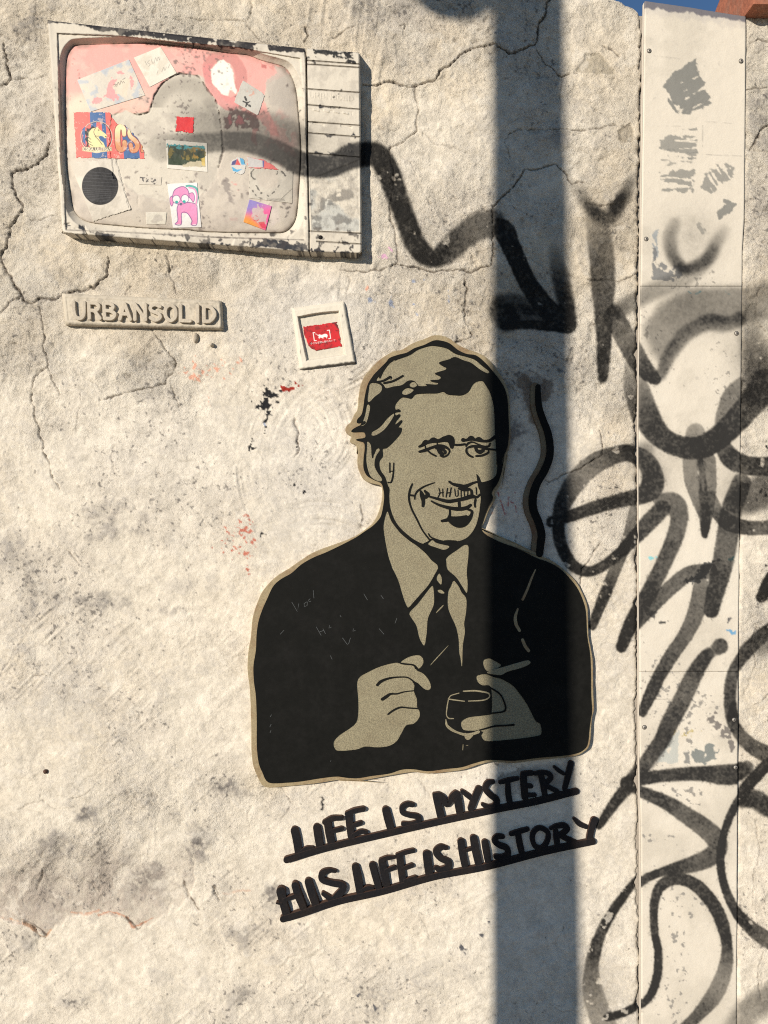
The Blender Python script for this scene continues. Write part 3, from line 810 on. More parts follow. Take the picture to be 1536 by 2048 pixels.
for q in ([(38, 1838), (62, 1852), (80, 1862), (90, 1872)], [(250, 1838), (262, 1850), (270, 1856)], [(365, 1762), (372, 1790), (386, 1803), (395, 1822)], [(425, 1772), (433, 1790), (428, 1802)]):
    jq = jagged([(a, b, 1.5) for a, b in q], int(q[0][0]) + 3, 1.0)
    r = W.stroke(jq, .9, smooth=False); mm = W.zeros(); mm[r[0]] = r[1]; blend((.10, .07, .05), mm * .9)  # dark gaps and cracks; at the curling peel edge this paints in its shadow
for r, c in chips:
    if r:
        sl, m = r; mm = (m * (.8 + .2 * np.clip(n_fine[sl], -1, 1)) * .85)[..., None]; base[sl] = base[sl] * (1 - mm) + np.array(c, np.float32) * mm
base *= (1 + .045 * n_small + .04 * n_fine + .03 * n_grain)[..., None]
blend((.34, .30, .25), pit * .55)
blend((.36, .32, .27), spall * .6)
blend((.13, .105, .085), np.clip(CRw / 3.5, 0, 1) * .85)
# pepper specks of dirt and old black paint
sp = sstep(2.1, 2.5, W.noise(3.4, 2, 71) + .45 * n_mid2 + 1.0 * (grime - .1))
blend((.11, .10, .095), sp * .75)
blend((.33, .315, .30), sstep(.9, 2.2, .7 * W.noise(2.6, 2, 81) + .6 * n_fine + .8 * W.noise(120, 4, 82)) * .28)
blend((.70, .645, .55), sstep(1.0, 1.8, W.noise(20, 4, 83) + .3 * n_fine) * .5)
def flecks(lst, color, seed, thr=.2, cell=5):
    nz = .6 * W.noise(cell, 2, seed)
    m = soft_ellipses(lst)
    blend(color, sstep(thr, thr + .35, nz + 2.2 * (m - .75)) * (m > .05))
flecks([(532, 808, 12, 34, 1.3), (541, 790, 14, 10, 1.2), (532, 850, 6, 22, 1.2), (515, 812, 14, 10, .9), (505, 895, 10, 22, .85), (556, 805, 10, 5, 1.1), (552, 792, 14, 6, 1.1), (590, 893, 7, 8, 1.1), (610, 985, 7, 8, .9), (590, 970, 18, 5, .8), (497, 945, 4, 14, 1.0), (525, 1070, 20, 14, .8), (560, 783, 16, 6, .9), (500, 785, 22, 14, .75)], (.02, .02, .022), 72, .05, 3.6)
flecks([(575, 778, 22, 7, 1.1), (600, 770, 12, 5, .9)], (.30, .03, .02), 73, .0, 4)
flecks([(490, 1055, 22, 26, .85), (500, 1080, 24, 16, .9), (455, 1095, 50, 30, .6), (490, 1110, 20, 12, .85), (495, 1140, 14, 12, .8), (460, 1060, 16, 14, .7)], (.48, .17, .12), 74, .15, 3.4)
flecks([(400, 745, 40, 26, .8), (440, 740, 36, 18, .8), (392, 725, 14, 22, .85), (480, 722, 10, 10, .9), (420, 800, 20, 12, .6), (735, 578, 5, 5, 1.3), (775, 574, 4, 4, 1.2), (985, 1010, 4, 30, .85)], (.66, .36, .26), 75, .15, 4)
flecks([(785, 605, 8, 22, .85), (830, 615, 8, 26, .85), (860, 580, 8, 18, .8), (895, 590, 8, 26, .8), (492, 960, 5, 18, 1.1), (530, 845, 6, 14, .9), (740, 600, 8, 18, .8), (850, 560, 40, 14, .55)], (.36, .40, .50), 76, .0, 6)
flecks([(760, 515, 22, 9, 1.0), (780, 500, 9, 14, .9)], (.72, .42, .58), 77, .2, 6)
flecks([(1226, 975, 26, 6, .9), (1240, 965, 14, 10, .85), (1210, 1030, 30, 5, .9), (1532, 900, 6, 26, 1.0), (1525, 985, 8, 18, 1.1), (1535, 1120, 5, 14, 1.0), (1530, 1130, 5, 6, 1)], (.03, .03, .03), 78, .3, 4)
flecks([(645, 1605, 5, 22, 1.3)], (.03, .03, .03), 79, .1, 3.5)
flecks([(900, 1925, 8, 8, .9), (930, 1900, 18, 22, .8), (980, 1850, 16, 12, .85), (960, 1875, 14, 10, .9), (720, 1990, 16, 16, .85), (740, 2025, 30, 14, .8), (990, 1840, 8, 8, 1)], (.10, .10, .11), 80, .3, 4)
# thin red scribble right of the face
for q in ([(996, 985), (1004, 1010), (1012, 1032), (1016, 1010), (1018, 995), (1024, 1005), (1030, 985), (1033, 980)], [(1024, 1003), (1031, 1012), (1033, 1024)]):
    r = W.stroke([(a, b, 1.3) for a, b in q], 1.2, warp=.5 * grain)
    m = W.zeros(); m[r[0]] = r[1]; blend((.40, .05, .05), m * sstep(-.6, .3, n_fine))
# brown-grey smear behind the end of the first line of lettering
r = W.poly(T2([(600, 190), (700, 110), (850, 60), (1000, 30), (1150, 20), (1260, 0), (1255, 200), (1200, 240), (1000, 290), (700, 300), (600, 300)]), 3, warp=3 * n_flake)
m = W.zeros(); m[r[0]] = r[1]; blend((.22, .19, .155), m * (.55 + .3 * n_mid2))
# soot around the strip of smoke
for q, a_ in ((SM([(130, 60, 30), (140, 150, 60), (180, 220, 60), (200, 330, 50), (270, 520, 60)]), .75), (SM([(380, 120, 40), (370, 200, 60), (340, 280, 50)]), .75), (SM([(230, 130, 60), (300, 100, 60)]), .5)):
    r = W.stroke(q, 4, warp=1.6 * n_fine + n_flake * 2); m = W.zeros(); m[r[0]] = r[1]; blend((.16, .11, .075), m * a_)
AL = np.clip(.10 + .76 * rough - .12 * Kp_wall + .15 * n_mid2 * rough, .07, 1)
Wcol = base * (1 - Kp_wall[..., None]) + np.array((.014, .0135, .013), np.float32) * Kp_wall[..., None]

# ------------------------------------------------------------------ left and right faces of the wall around the cover panel
bl_pts = np.array([(-70, 1289), (0, 1288), (335, 1283), (500, 1280.5), (758, 1277), (880, 1276), (1474, 1277.5), (1737, 1281), (2120, 1281)], float)
br_pts = np.array([(-70, 1492), (33, 1490.5), (438, 1487), (500, 1483), (809, 1480), (1020, 1478), (1440, 1474), (2120, 1471)], float)
def board_l(y): return np.interp(y, bl_pts[:, 0], bl_pts[:, 1])
def board_r(y): return np.interp(y, br_pts[:, 0], br_pts[:, 1])

def axis(a, b, step, lo, hi, grow=1.35):
    v = list(np.arange(a, b + step / 2, step)); s_ = step; x = v[0]; pre = []
    while x > lo: s_ = min(s_ * grow, 8 if x > v[0] - 900 else 400); x -= s_; pre.append(max(x, lo))
    s_ = step; x = v[-1]; post = []
    while x < hi: s_ = min(s_ * grow, 8 if x < v[-1] + 400 else 400); x += s_; post.append(min(x, hi))
    return np.array(pre[::-1] + v + post)

wall = empty('plastered_wall', 'cracked lime-plastered street wall covered in flaking cream paint and black spray tags', 'wall')
ys = axis(-30, 2080, 1.9, -30, 2524)
xs = axis(-40, 1292, 1.9, -4000, 1292)
PX, PY = np.meshgrid(xs, ys)
jag = 1.9 * W.noise(26, 4, 91)[:, 60] + 1.2 * W.noise(7, 2, 92)[:, 60]
edge_l = board_l(ys) - 3.6 + np.interp(ys, np.arange(W.h) + W.y0, jag)
PX = np.minimum(PX, edge_l[:, None] + 0 * PX)
top_l = np.interp(xs, [-4000, -200, 600, 1100, 1225, 1250, 1268, 1284, 1300], [-60, -34, -24, -20, -10, -1, 5, 17, 20]) + 1.5 * W.noise(30, 3, 93)[60, np.clip(xs.astype(int) + 110, 0, W.w - 1)]
PY = np.maximum(PY, top_l[None, :] + 0 * PY)
inside = (PX > W.x0) & (PX < W.x1 if hasattr(W, 'x1') else PX < 1650) & (PY < 2120)
D = W.sample(H, PX, PY) / 1000
# plaster rounds over at its top and at the broken edge
er = np.clip((edge_l[:, None] - PX) / 9, 0, 1); D -= .006 * (1 - er) ** 2.5
tr = np.clip((PY - top_l[None, :]) / 16, 0, 1); D -= .014 * (1 - tr) ** 2.2
colr = W.sample(Wcol, PX, PY)
plain = W.sample(base, PX, PY)
colr = np.where(((PX < -109) | (PY > 2119))[..., None], plain, colr)
X, Y, Z = P(PX, PY, 0); Y = -D
grid_mesh('wall_face', X, Y, Z, colr, M_WALL, wall, skirt=.05, alpha=W.sample(AL, PX, PY))
xs = axis(1466, 1620, 1.9, 1466, 5200)
PX, PY = np.meshgrid(xs, ys)
edge_r = board_r(ys) + 1.6 + .5 * np.interp(ys, np.arange(W.h) + W.y0, jag)
PX = np.maximum(PX, edge_r[:, None] + 0 * PX); PY = np.maximum(PY, 8)
D = W.sample(H, PX, PY) / 1000 + .001
er = np.clip((PX - edge_r[:, None]) / 7, 0, 1); D -= .004 * (1 - er) ** 2.5
colr = W.sample(Wcol, PX, PY); plain = W.sample(base, PX, PY)
colr = np.where(((PX > 1649) | (PY > 2119))[..., None], plain, colr)
X, Y, Z = P(PX, PY, 0); Y = -D
grid_mesh('wall_face', X, Y, Z, colr, M_WALL, wall, skirt=.05, alpha=W.sample(AL, PX, PY))
wb = bmesh.new(); box_bm(wb, -4.7, 4.4, .012, .30, .02, 2.500)
bm_obj('wall_core', wb, M_CONC, wall)
# old lumps of mortar sticking out below the plaque
def pebble(name, px, py, r, d, mat, parent, sq=(1, 1, 1)):
    bm = bmesh.new(); bmesh.ops.create_icosphere(bm, subdivisions=3, radius=r)
    rr = random.Random(int(px))
    for v in bm.verts:
        v.co *= 1 + rr.uniform(-.08, .08); v.co = Vector((v.co.x * sq[0], v.co.y * sq[1], v.co.z * sq[2]))
    x, y, z = P(px, py, d)
    bmesh.ops.translate(bm, verts=bm.verts, vec=(float(x), float(y), float(z)))
    return bm_obj(name, bm, mat, parent, smooth=True)
pebble('mortar_lump', 424, 690, .0042, .004, M_PLAQUE, wall, (1, 2.2, 1))
pebble('mortar_lump', 392, 676, .007, -.001, M_PLAQUE, wall, (.8, 1.4, 1.5))
pebble('nail_head', 91, 1543, .0045, .000, M_RUST, wall, (1, .9, 1))

# ------------------------------------------------------------------ cover board beside it
B = Canvas(1262, -40, 1505, 2110)
bn = B.noise(60, 5, 101); bf = B.noise(6, 3, 102); bf2 = B.noise(14, 3, 103); bg_ = B.noise(2.4, 1, 104)
BX, BY = np.meshgrid(np.arange(B.w) + .5 + B.x0, np.arange(B.h) + .5 + B.y0)
bc = B.rgb((.615, .562, .472))
def bl(c, m):
    global bc
    m = np.clip(m, 0, 1)[..., None]; bc = bc * (1 - m) + np.array(c, np.float32) * m
bl((.52, .475, .395), sstep(0, 1.5, bn) * .7)
bl((.64, .59, .50), sstep(.2, 1.4, -bn) * sstep(650, 900, BY))
bl((.42, .39, .34), sstep(2.2, 2.8, bf + .3 * bn) * .5)
grey = (.165, .167, .155)
def patch(pts, c=grey, a=.9, thr=-1.0, soft=1.0, wr=3.0, streak=None):
    r = B.poly(pts, soft, warp=.6 * wr * bf + .5 * bg_)
    m = B.zeros(); m[r[0]] = r[1]
    nz = streak if streak is not None else bf2 * .6 + bf * .6
    bl(c, m * a * sstep(thr, thr + .3, nz))
def streaks(ang, seed, lx=26, ly=3):
    big = vnoise(2600, 2600, ly, lx, seed); c, s_ = math.cos(ang), math.sin(ang)
    u = BX * c + BY * s_; v = -BX * s_ + BY * c
    return big[(v - v.min()).astype(int) % 2600, (u - u.min()).astype(int) % 2600] + .3 * bf
st1 = streaks(-.5, 105); st2 = streaks(0.05, 106); st3 = streaks(1.0, 107)
patch(R1([(745, 620), (800, 570), (850, 540), (960, 480), (985, 520), (1020, 640), (1045, 690), (1100, 810), (1000, 850), (880, 910), (830, 850), (760, 760), (725, 690)]), thr=-1.35, streak=st1)
patch(R1([(735, 720), (760, 760), (850, 900), (800, 890), (760, 800)]), thr=-.1, streak=st3)
patch(R1([(690, 1100), (760, 1060), (870, 1080), (860, 1010), (970, 1005), (980, 1150), (975, 1250), (850, 1220), (760, 1200), (690, 1160)]), thr=-.5, streak=st2, a=.75)
patch(R1([(690, 1160), (980, 1200), (980, 1270), (700, 1290)]), thr=.7, streak=st2, a=.6)
patch(R1([(700, 1350), (800, 1345), (900, 1315), (950, 1330), (940, 1490), (830, 1505), (720, 1500)]), thr=-.75, streak=st2, a=.75, wr=4)
patch(R1([(1020, 1400), (1060, 1340), (1110, 1310), (1180, 1275), (1270, 1325), (1260, 1390), (1180, 1430), (1080, 1510), (1020, 1470)]), thr=-.7, streak=st3, a=.75, wr=4)
patch(R1([(1185, 1555), (1280, 1590), (1250, 1640), (1150, 1700), (1135, 1660), (1180, 1620)]), thr=-1.4, a=.85)
patch(R1([(970, 1740), (1020, 1725), (1080, 1770), (1010, 1840), (965, 1800)]), thr=-.2, streak=st3, a=.6)
patch(R1([(632, 1800), (678, 1790), (672, 2010), (630, 2017)]) , c=(.26, .29, .31), thr=-.9, streak=st3, a=.8)
patch(R2([(630, -10), (662, -10), (665, 115), (880, 130), (870, 200), (820, 240), (640, 240)]), c=(.15, .155, .16), thr=-.9, a=.85)
patch(R2([(560, 540), (590, 530), (605, 620), (590, 700), (560, 650)]), c=(.22, .20, .17), thr=.4, a=.8)
patch(RE([(620, 1300), (690, 1215), (760, 1240), (800, 1190), (900, 1185), (945, 1250), (900, 1340), (800, 1400), (680, 1400)]), c=(.16, .18, .175), thr=-1.2)
patch(RE([(560, 1270), (610, 1270), (610, 1400), (560, 1400)]), c=(.2, .2, .19), thr=-.3)
patch(RE([(830, 880), (870, 860), (900, 780), (960, 930), (1000, 960), (1060, 1000), (1110, 1200), (1080, 1260), (1020, 1130), (950, 1000), (840, 980)]), c=(.15, .135, .125), thr=-1.0)
patch(RE([(1050, 730), (1140, 700), (1150, 860), (1080, 900), (1100, 1030), (1040, 960)]), c=(.03, .03, .03), thr=-.9)
patch(RE([(420, 1080), (490, 1020), (485, 1390), (220, 1390), (300, 1250)]), c=(.42, .44, .41), thr=-1.3, a=.8, wr=2)
patch(RE([(330, 900), (520, 900), (470, 1010), (380, 1180), (260, 1400), (160, 1470), (190, 1200)]), c=(.12, .115, .11), thr=-1, a=.45)
patch(R3([(970, 940), (1040, 930), (1090, 850), (1180, 800), (1215, 800), (1140, 850), (1100, 950), (1020, 970)]), c=(.02, .025, .03), thr=-1.0, wr=4)
patch(R3([(710, 1165), (770, 1150), (785, 1140), (765, 1200)]), c=(.04, .04, .04), wr=2)
patch(R3([(800, 1228), (850, 1215), (905, 1228), (850, 1240)]), c=(.03, .03, .03), wr=1.5, thr=-.6)
patch(R3([(1245, 1275), (1310, 1275), (1315, 1300), (1285, 1310)]), c=(.10, .30, .50), wr=2)
patch(R3([(1245, 1240), (1262, 1190), (1285, 1190), (1270, 1215)]), c=(.06, .06, .07), wr=2)
patch(R3([(1270, 800), (1305, 785), (1305, 830), (1275, 835)]), c=(.05, .24, .25), wr=2)
patch(R3([(725, 790), (780, 780), (785, 805), (735, 800)]), c=(.20, .52, .55), wr=2, thr=-.5)
patch(R2([(905, 325), (945, 345), (1025, 315), (980, 350), (940, 350)]), c=(.10, .33, .38), wr=1.5, thr=-.3)
patch(R2([(1185, 350), (1200, 320), (1215, 350), (1245, 315), (1262, 345), (1240, 345)]), c=(.12, .36, .40), wr=1.2, thr=-.2)
def mottled(lst, seed, c, thr=.55, cell=5):
    nz = .75 * B.noise(cell, 3, seed); m = B.zeros()
    for x, y, rx, ry, a in lst:
        r = B.blob(x, y, rx, ry); m[r[0]] = np.maximum(m[r[0]], r[1] * a)
    bl(c, sstep(thr, thr + .3, nz + 1.7 * (m - .6)) * (m > .04) * .8)
mottled([(1365, 1425, 45, 40, .95), (1330, 1390, 30, 50, .75), (1400, 1400, 20, 20, .7), (1362, 1590, 50, 18, .85), (1300, 1520, 16, 50, .8), (1335, 1765, 34, 30, .6), (1375, 1800, 60, 34, .45), (1350, 1890, 16, 150, .55), (1340, 2010, 20, 70, .6), (1378, 1480, 16, 18, .9), (1345, 1678, 10, 14, .9), (1300, 1680, 30, 10, .5)], 111, (.20, .19, .175))
mottled([(1390, 560, 50, 30, .5), (1320, 720, 40, 60, .35), (1290, 640, 10, 30, .6), (1440, 760, 26, 60, .45), (1300, 1350, 30, 60, .35)], 112, (.25, .23, .2), .6, 3.6)
mottled([(1376, 1467, 20, 7, .95)], 113, (.42, .34, .12), .4, 4)
# blue smears on the worn end of the letter, fine ruled lines, mouldy top strip
tb = np.interp(BX[0], [1262, 1290, 1490, 1505], [2, 5, 36, 38])
bl((.36, .34, .33), sstep(18, 2, BY - tb[None, :] - 14 - 3 * bf) * .35)
m = sstep(2, -2, BY - tb[None, :] - 12 - 1.6 * bf - 1.4 * bf2)
bl((.125, .12, .14), m * .93)
for q in (R1([(620, 442), (840, 470)]), R1([(1040, 952), (1245, 968)]), R1([(1022, 980), (1020, 1205)]), R1([(1020, 1205), (1325, 1220)]), R1([(640, 985), (850, 990)]),
          R2([(1060, 20), (860, 240), (740, 560)]), RE([(70, 370), (1000, 358)]), RE([(110, 665), (430, 672)]), RE([(760, 790), (860, 755)]), RE([(720, 670), (790, 710)])):
    r = B.stroke([(a, b, .5) for a, b in q], .7, smooth=False); mm = B.zeros(); mm[r[0]] = r[1]
    bl((.16, .15, .14), mm * .6 * sstep(-1.2, .2, bf))
kb = W.sample(Kp, BX, BY)
bc = bc * (1 - kb[..., None]) + np.array((.015, .0145, .014), np.float32) * kb[..., None]

board = empty('cover_board', 'tall narrow cover board screwed over a gap in the wall, paint worn grey in patches', 'panel')
seams = [(None, 573.7), (574.3, 1342.3), (1342.8, 2524)]
for k, (ya, yb) in enumerate(seams):
    xs_n = 112
    if ya is None:
        yv = np.linspace(0, 1, 300)
    else:
        yv = np.linspace(0, 1, int((min(yb, 2120) - ya) / 1.9) if k < 2 else 440)
    u = np.linspace(0, 1, xs_n)
    U, V = np.meshgrid(u, yv)
    if ya is None:
        top = 5 + U * 31; py = top + V * (yb - top)
    else:
        py = ya + V * (yb - ya) if k < 2 else ya + (V ** 1.0) * (2115 - ya) + np.where(V > .995, yb - 2115, 0)
    px = board_l(py) + U * (board_r(py) - board_l(py))
    ed = np.minimum(U, 1 - U) * 200
    dd = .0045 + .0004 * B.sample(bn, px, py) + .00006 * B.sample(bf, px, py) - .0016 * np.clip(1 - ed / 1.6, 0, 1) ** 2 + .0002 * (k == 0)
    dd = dd - .0003 * np.clip(1 - np.abs(py - (ya or -99)) / 1.5, 0, 1) - .0003 * np.clip(1 - np.abs(py - yb) / 1.5, 0, 1)
    X, Y, Z = P(px, py, 0); Y = -dd
    o = grid_mesh('panel', X, Y, Z, B.sample(bc, px, py), M_BOARD, board, skirt=.004)
sc_proto = None
for px, py in [(1296.5, 105), (1479.5, 125), (1290.5, 480), (1470.5, 668), (1287, 1453), (1465.5, 1438), (1468.5, 1533)]:
    x, y, z = [float(v) for v in P(px, py, 0)]
    if sc_proto is None:
        bm = bmesh.new()
        prof = [(.0001, .0022), (.0026, .0016), (.0036, .0010), (.0040, 0.0), (.0040, -.002)]
        rings = []
        for r_, h_ in prof:
            rings.append([bm.verts.new((r_ * math.cos(a), -h_, r_ * math.sin(a))) for a in np.linspace(0, 2 * math.pi, 20, endpoint=False)])
        for a_, b_ in zip(rings[:-1], rings[1:]):
            for i in range(20): bm.faces.new((a_[i], a_[(i + 1) % 20], b_[(i + 1) % 20], b_[i]))
        bmesh.ops.recalc_face_normals(bm, faces=bm.faces)
        for f in bm.faces: f.smooth = True
        me = bpy.data.meshes.new('screw'); bm.to_mesh(me); bm.free(); me.materials.append(M_SCREW)
        bm = bmesh.new(); box_bm(bm, -.0020, .0020, -.0023, -.0008, -.0004, .0004); box_bm(bm, -.0004, .0004, -.00235, -.00085, -.0020, .0020)
        slot = bpy.data.meshes.new('slot'); bm.to_mesh(slot); bm.free(); slot.materials.append(M_DARK)
        bm = bmesh.new()
        r1_ = [bm.verts.new((.0041 * math.cos(a), 0, .0041 * math.sin(a))) for a in np.linspace(0, 2 * math.pi, 20, endpoint=False)]
        r2_ = [bm.verts.new((.0047 * math.cos(a), 0, .0047 * math.sin(a))) for a in np.linspace(0, 2 * math.pi, 20, endpoint=False)]
        for i in range(20): bm.faces.new((r1_[i], r1_[(i + 1) % 20], r2_[(i + 1) % 20], r2_[i]))
        rim = bpy.data.meshes.new('screw_hole'); bm.to_mesh(rim); bm.free(); rim.materials.append(M_DARK)
        sc_proto = True
    dep = -.0053
    o = put('screw', me, board); o.location = (x, dep, z)
    o.rotation_euler = (0, .3 + px * .01, 0)
    s2 = put('screw_slot', slot, o)
    s3 = put('screw_hole', rim, o); s3.location = (0, -.00005, 0)
# thin flange on the left edge of the board
yv = np.linspace(8, 2120, 200)
U, V = np.meshgrid(np.linspace(0, 1, 4), yv)
px = board_l(V) - 1.6 + U * 1.3
X, Y, Z = P(px, V, 0); Y = 0 * X - .0030
grid_mesh('edge_strip', X, Y, Z, np.broadcast_to(np.array((.5, .45, .38), np.float32), X.shape + (3,)).copy(), M_BOARD, board, skirt=.004)

# ------------------------------------------------------------------ terracotta coping on the right-hand wall
cop = empty('coping_course', 'red terracotta coping slab overhanging the wall in the top right corner', 'coping')
for k in range(6):
    xa = .7185 + k * .42
    bm = bmesh.new()
    prof = [(-.040, .988), (-.040, 1.028), (.10, 1.10), (.26, 1.028), (.26, .988)]
    f1 = [bm.verts.new((xa, y, z + CZ)) for y, z in prof]; f2 = [bm.verts.new((xa + .416, y, z + CZ)) for y, z in prof]
    n = len(prof)
    bm.faces.new(f1); bm.faces.new(f2[::-1])
    for i in range(n): bm.faces.new((f1[i], f2[i], f2[(i + 1) % n], f1[(i + 1) % n]))
    bm_obj('coping_slab', bm, M_TERRA, cop, bevel=.003)
# ------------------------------------------------------------------ cut-out portrait of a man on the wall
fig = empty('portrait_cutout', 'flat black and bronze cut-out of a smiling man in suit and tie holding a glass', 'wall art')
D_B, D_I, D_K = .0115, .0120, .0142         # board face, bronze inlays, black layer
outline = (P1([(135, 1000), (130, 935), (95, 915), (78, 895), (92, 862), (55, 838), (42, 805), (55, 772), (88, 742), (110, 690), (140, 640), (150, 540), (165, 450), (200, 370), (260, 300), (330, 232), (430, 172), (500, 158), (580, 110),
               (680, 72), (760, 42), (840, 48), (900, 78), (960, 122), (1040, 158), (1130, 190), (1200, 235), (1260, 308), (1310, 380), (1352, 470), (1370, 560), (1376, 680), (1380, 850), (1370, 950), (1345, 1020), (1335, 1100)])
           + P2([(1225, 170), (1203, 290), (1172, 400), (1135, 460), (1140, 500), (1100, 570), (1062, 660), (1042, 728), (1130, 768), (1250, 810), (1350, 858), (1460, 915)])
           + P6([(130, 78), (260, 138), (400, 205), (520, 258), (610, 320), (690, 390), (750, 462), (800, 560), (832, 650), (838, 780), (842, 900), (862, 1010), (880, 1130), (882, 1350), (888, 1530), (870, 1620), (852, 1830), (800, 1895), (730, 1930), (600, 1948), (430, 1962), (210, 1990), (100, 1985)])
           + P4([(1080, 785), (1000, 805), (900, 835), (700, 857), (600, 847), (440, 870), (300, 895), (200, 905), (110, 897)])
           + P5([(1000, 1893), (810, 1886), (600, 1918), (380, 1938), (205, 1942), (135, 1840), (97, 1700), (90, 1400), (80, 1150), (62, 1000), (66, 850), (90, 700), (102, 560), (142, 430), (190, 330), (290, 222), (400, 152), (500, 82), (620, 12)])
           + P2([(60, 800), (140, 758), (220, 700), (262, 645), (290, 575), (308, 480), (300, 412), (240, 392), (190, 375), (152, 330), (127, 250), (132, 140)]))
plate('backing_board', [outline], -.004, D_B, M_EDGE, fig, bevel=.0012, smooth=4, jit=.12)

black_outline = (P2([(283, 655), (305, 610), (322, 500), (316, 432), (298, 388), (240, 362), (195, 332), (172, 280), (172, 210), (180, 135), (172, 92), (122, 76)])
                 + P1([(140, 880), (195, 872), (205, 850), (185, 824), (96, 824), (102, 803), (150, 775), (195, 757), (200, 735), (150, 752), (135, 745), (142, 718), (175, 680), (192, 600), (196, 560), (212, 480), (228, 430), (266, 370), (302, 330), (370, 262), (402, 225),
                       (470, 200), (540, 182), (600, 147), (680, 120), (760, 84), (830, 88), (890, 110), (950, 158), (1020, 192), (1100, 205), (1170, 260), (1232, 330), (1290, 402), (1330, 470), (1354, 560), (1362, 700), (1366, 850), (1350, 960), (1318, 1030), (1312, 1100)])
                 + P2([(1205, 160), (1188, 280), (1158, 380), (1110, 455), (1118, 500), (1080, 570), (1050, 650), (1036, 735), (1130, 800), (1250, 850), (1370, 893), (1480, 935)])
                 + P6([(160, 128), (300, 190), (400, 240), (500, 275), (600, 333), (690, 425), (748, 505), (790, 600), (815, 700), (826, 900), (850, 1050), (858, 1200), (860, 1400), (868, 1540), (858, 1610), (846, 1700), (836, 1800), (815, 1858), (750, 1903), (620, 1928), (430, 1943), (210, 1970)])
                 + P4([(1120, 768), (1060, 770), (980, 790), (900, 815), (800, 826), (690, 840), (600, 828), (520, 830), (440, 855), (330, 870), (220, 886), (110, 872)])
                 + P5([(960, 1864), (790, 1857), (650, 1872), (500, 1896), (380, 1907), (235, 1906), (182, 1820), (152, 1740), (137, 1600), (137, 1400), (130, 1200), (114, 1080), (110, 950), (130, 820), (135, 700), (150, 590), (182, 490), (222, 400), (270, 300), (330, 242), (420, 190), (500, 120), (600, 62), (720, 12)])
                 + P2([(90, 800), (180, 742), (240, 700)]))
face = (P1([(445, 600), (490, 547), (530, 545), (575, 552), (610, 518), (700, 511), (780, 510), (830, 498), (870, 520), (930, 526), (985, 525), (1035, 497), (1070, 440), (1105, 415), (1150, 412), (1175, 440), (1215, 510), (1240, 600), (1250, 700), (1254, 840), (1265, 1000), (1266, 1090)])
        + P2([(1152, 220), (1145, 320), (1110, 360), (1058, 378), (1032, 378), (1012, 345), (1003, 325), (1004, 345), (1014, 400), (1022, 440), (1030, 500), (1024, 560), (1018, 610), (998, 690), (965, 750), (920, 793), (860, 813), (760, 816), (700, 806), (662, 795),
              (645, 815), (615, 833), (560, 812), (500, 772), (430, 707), (388, 640), (362, 560), (356, 480), (358, 430), (345, 400), (325, 340), (292, 290), (285, 230), (310, 190), (308, 140), (330, 133)])
        + P1([(370, 955), (420, 912), (482, 840), (497, 792), (468, 785), (497, 745), (494, 728), (449, 764), (447, 742), (482, 697), (480, 680), (452, 690), (440, 668), (484, 658), (478, 640), (447, 642)]))
hair_high = P1([(462, 235), (560, 200), (620, 160), (700, 132), (760, 126), (860, 147), (930, 190), (1010, 212), (1090, 240), (1150, 290), (1205, 332), (1197, 350), (1160, 335), (1120, 310), (1060, 265), (1000, 245), (930, 218), (880, 237), (802, 262), (828, 290), (857, 305), (850, 322),
                (768, 350), (812, 378), (800, 400), (735, 405), (742, 417), (790, 427), (780, 441), (695, 437), (700, 452), (630, 450), (600, 412), (550, 410), (500, 445), (430, 457), (372, 470), (340, 432), (290, 402), (330, 350), (380, 262)])
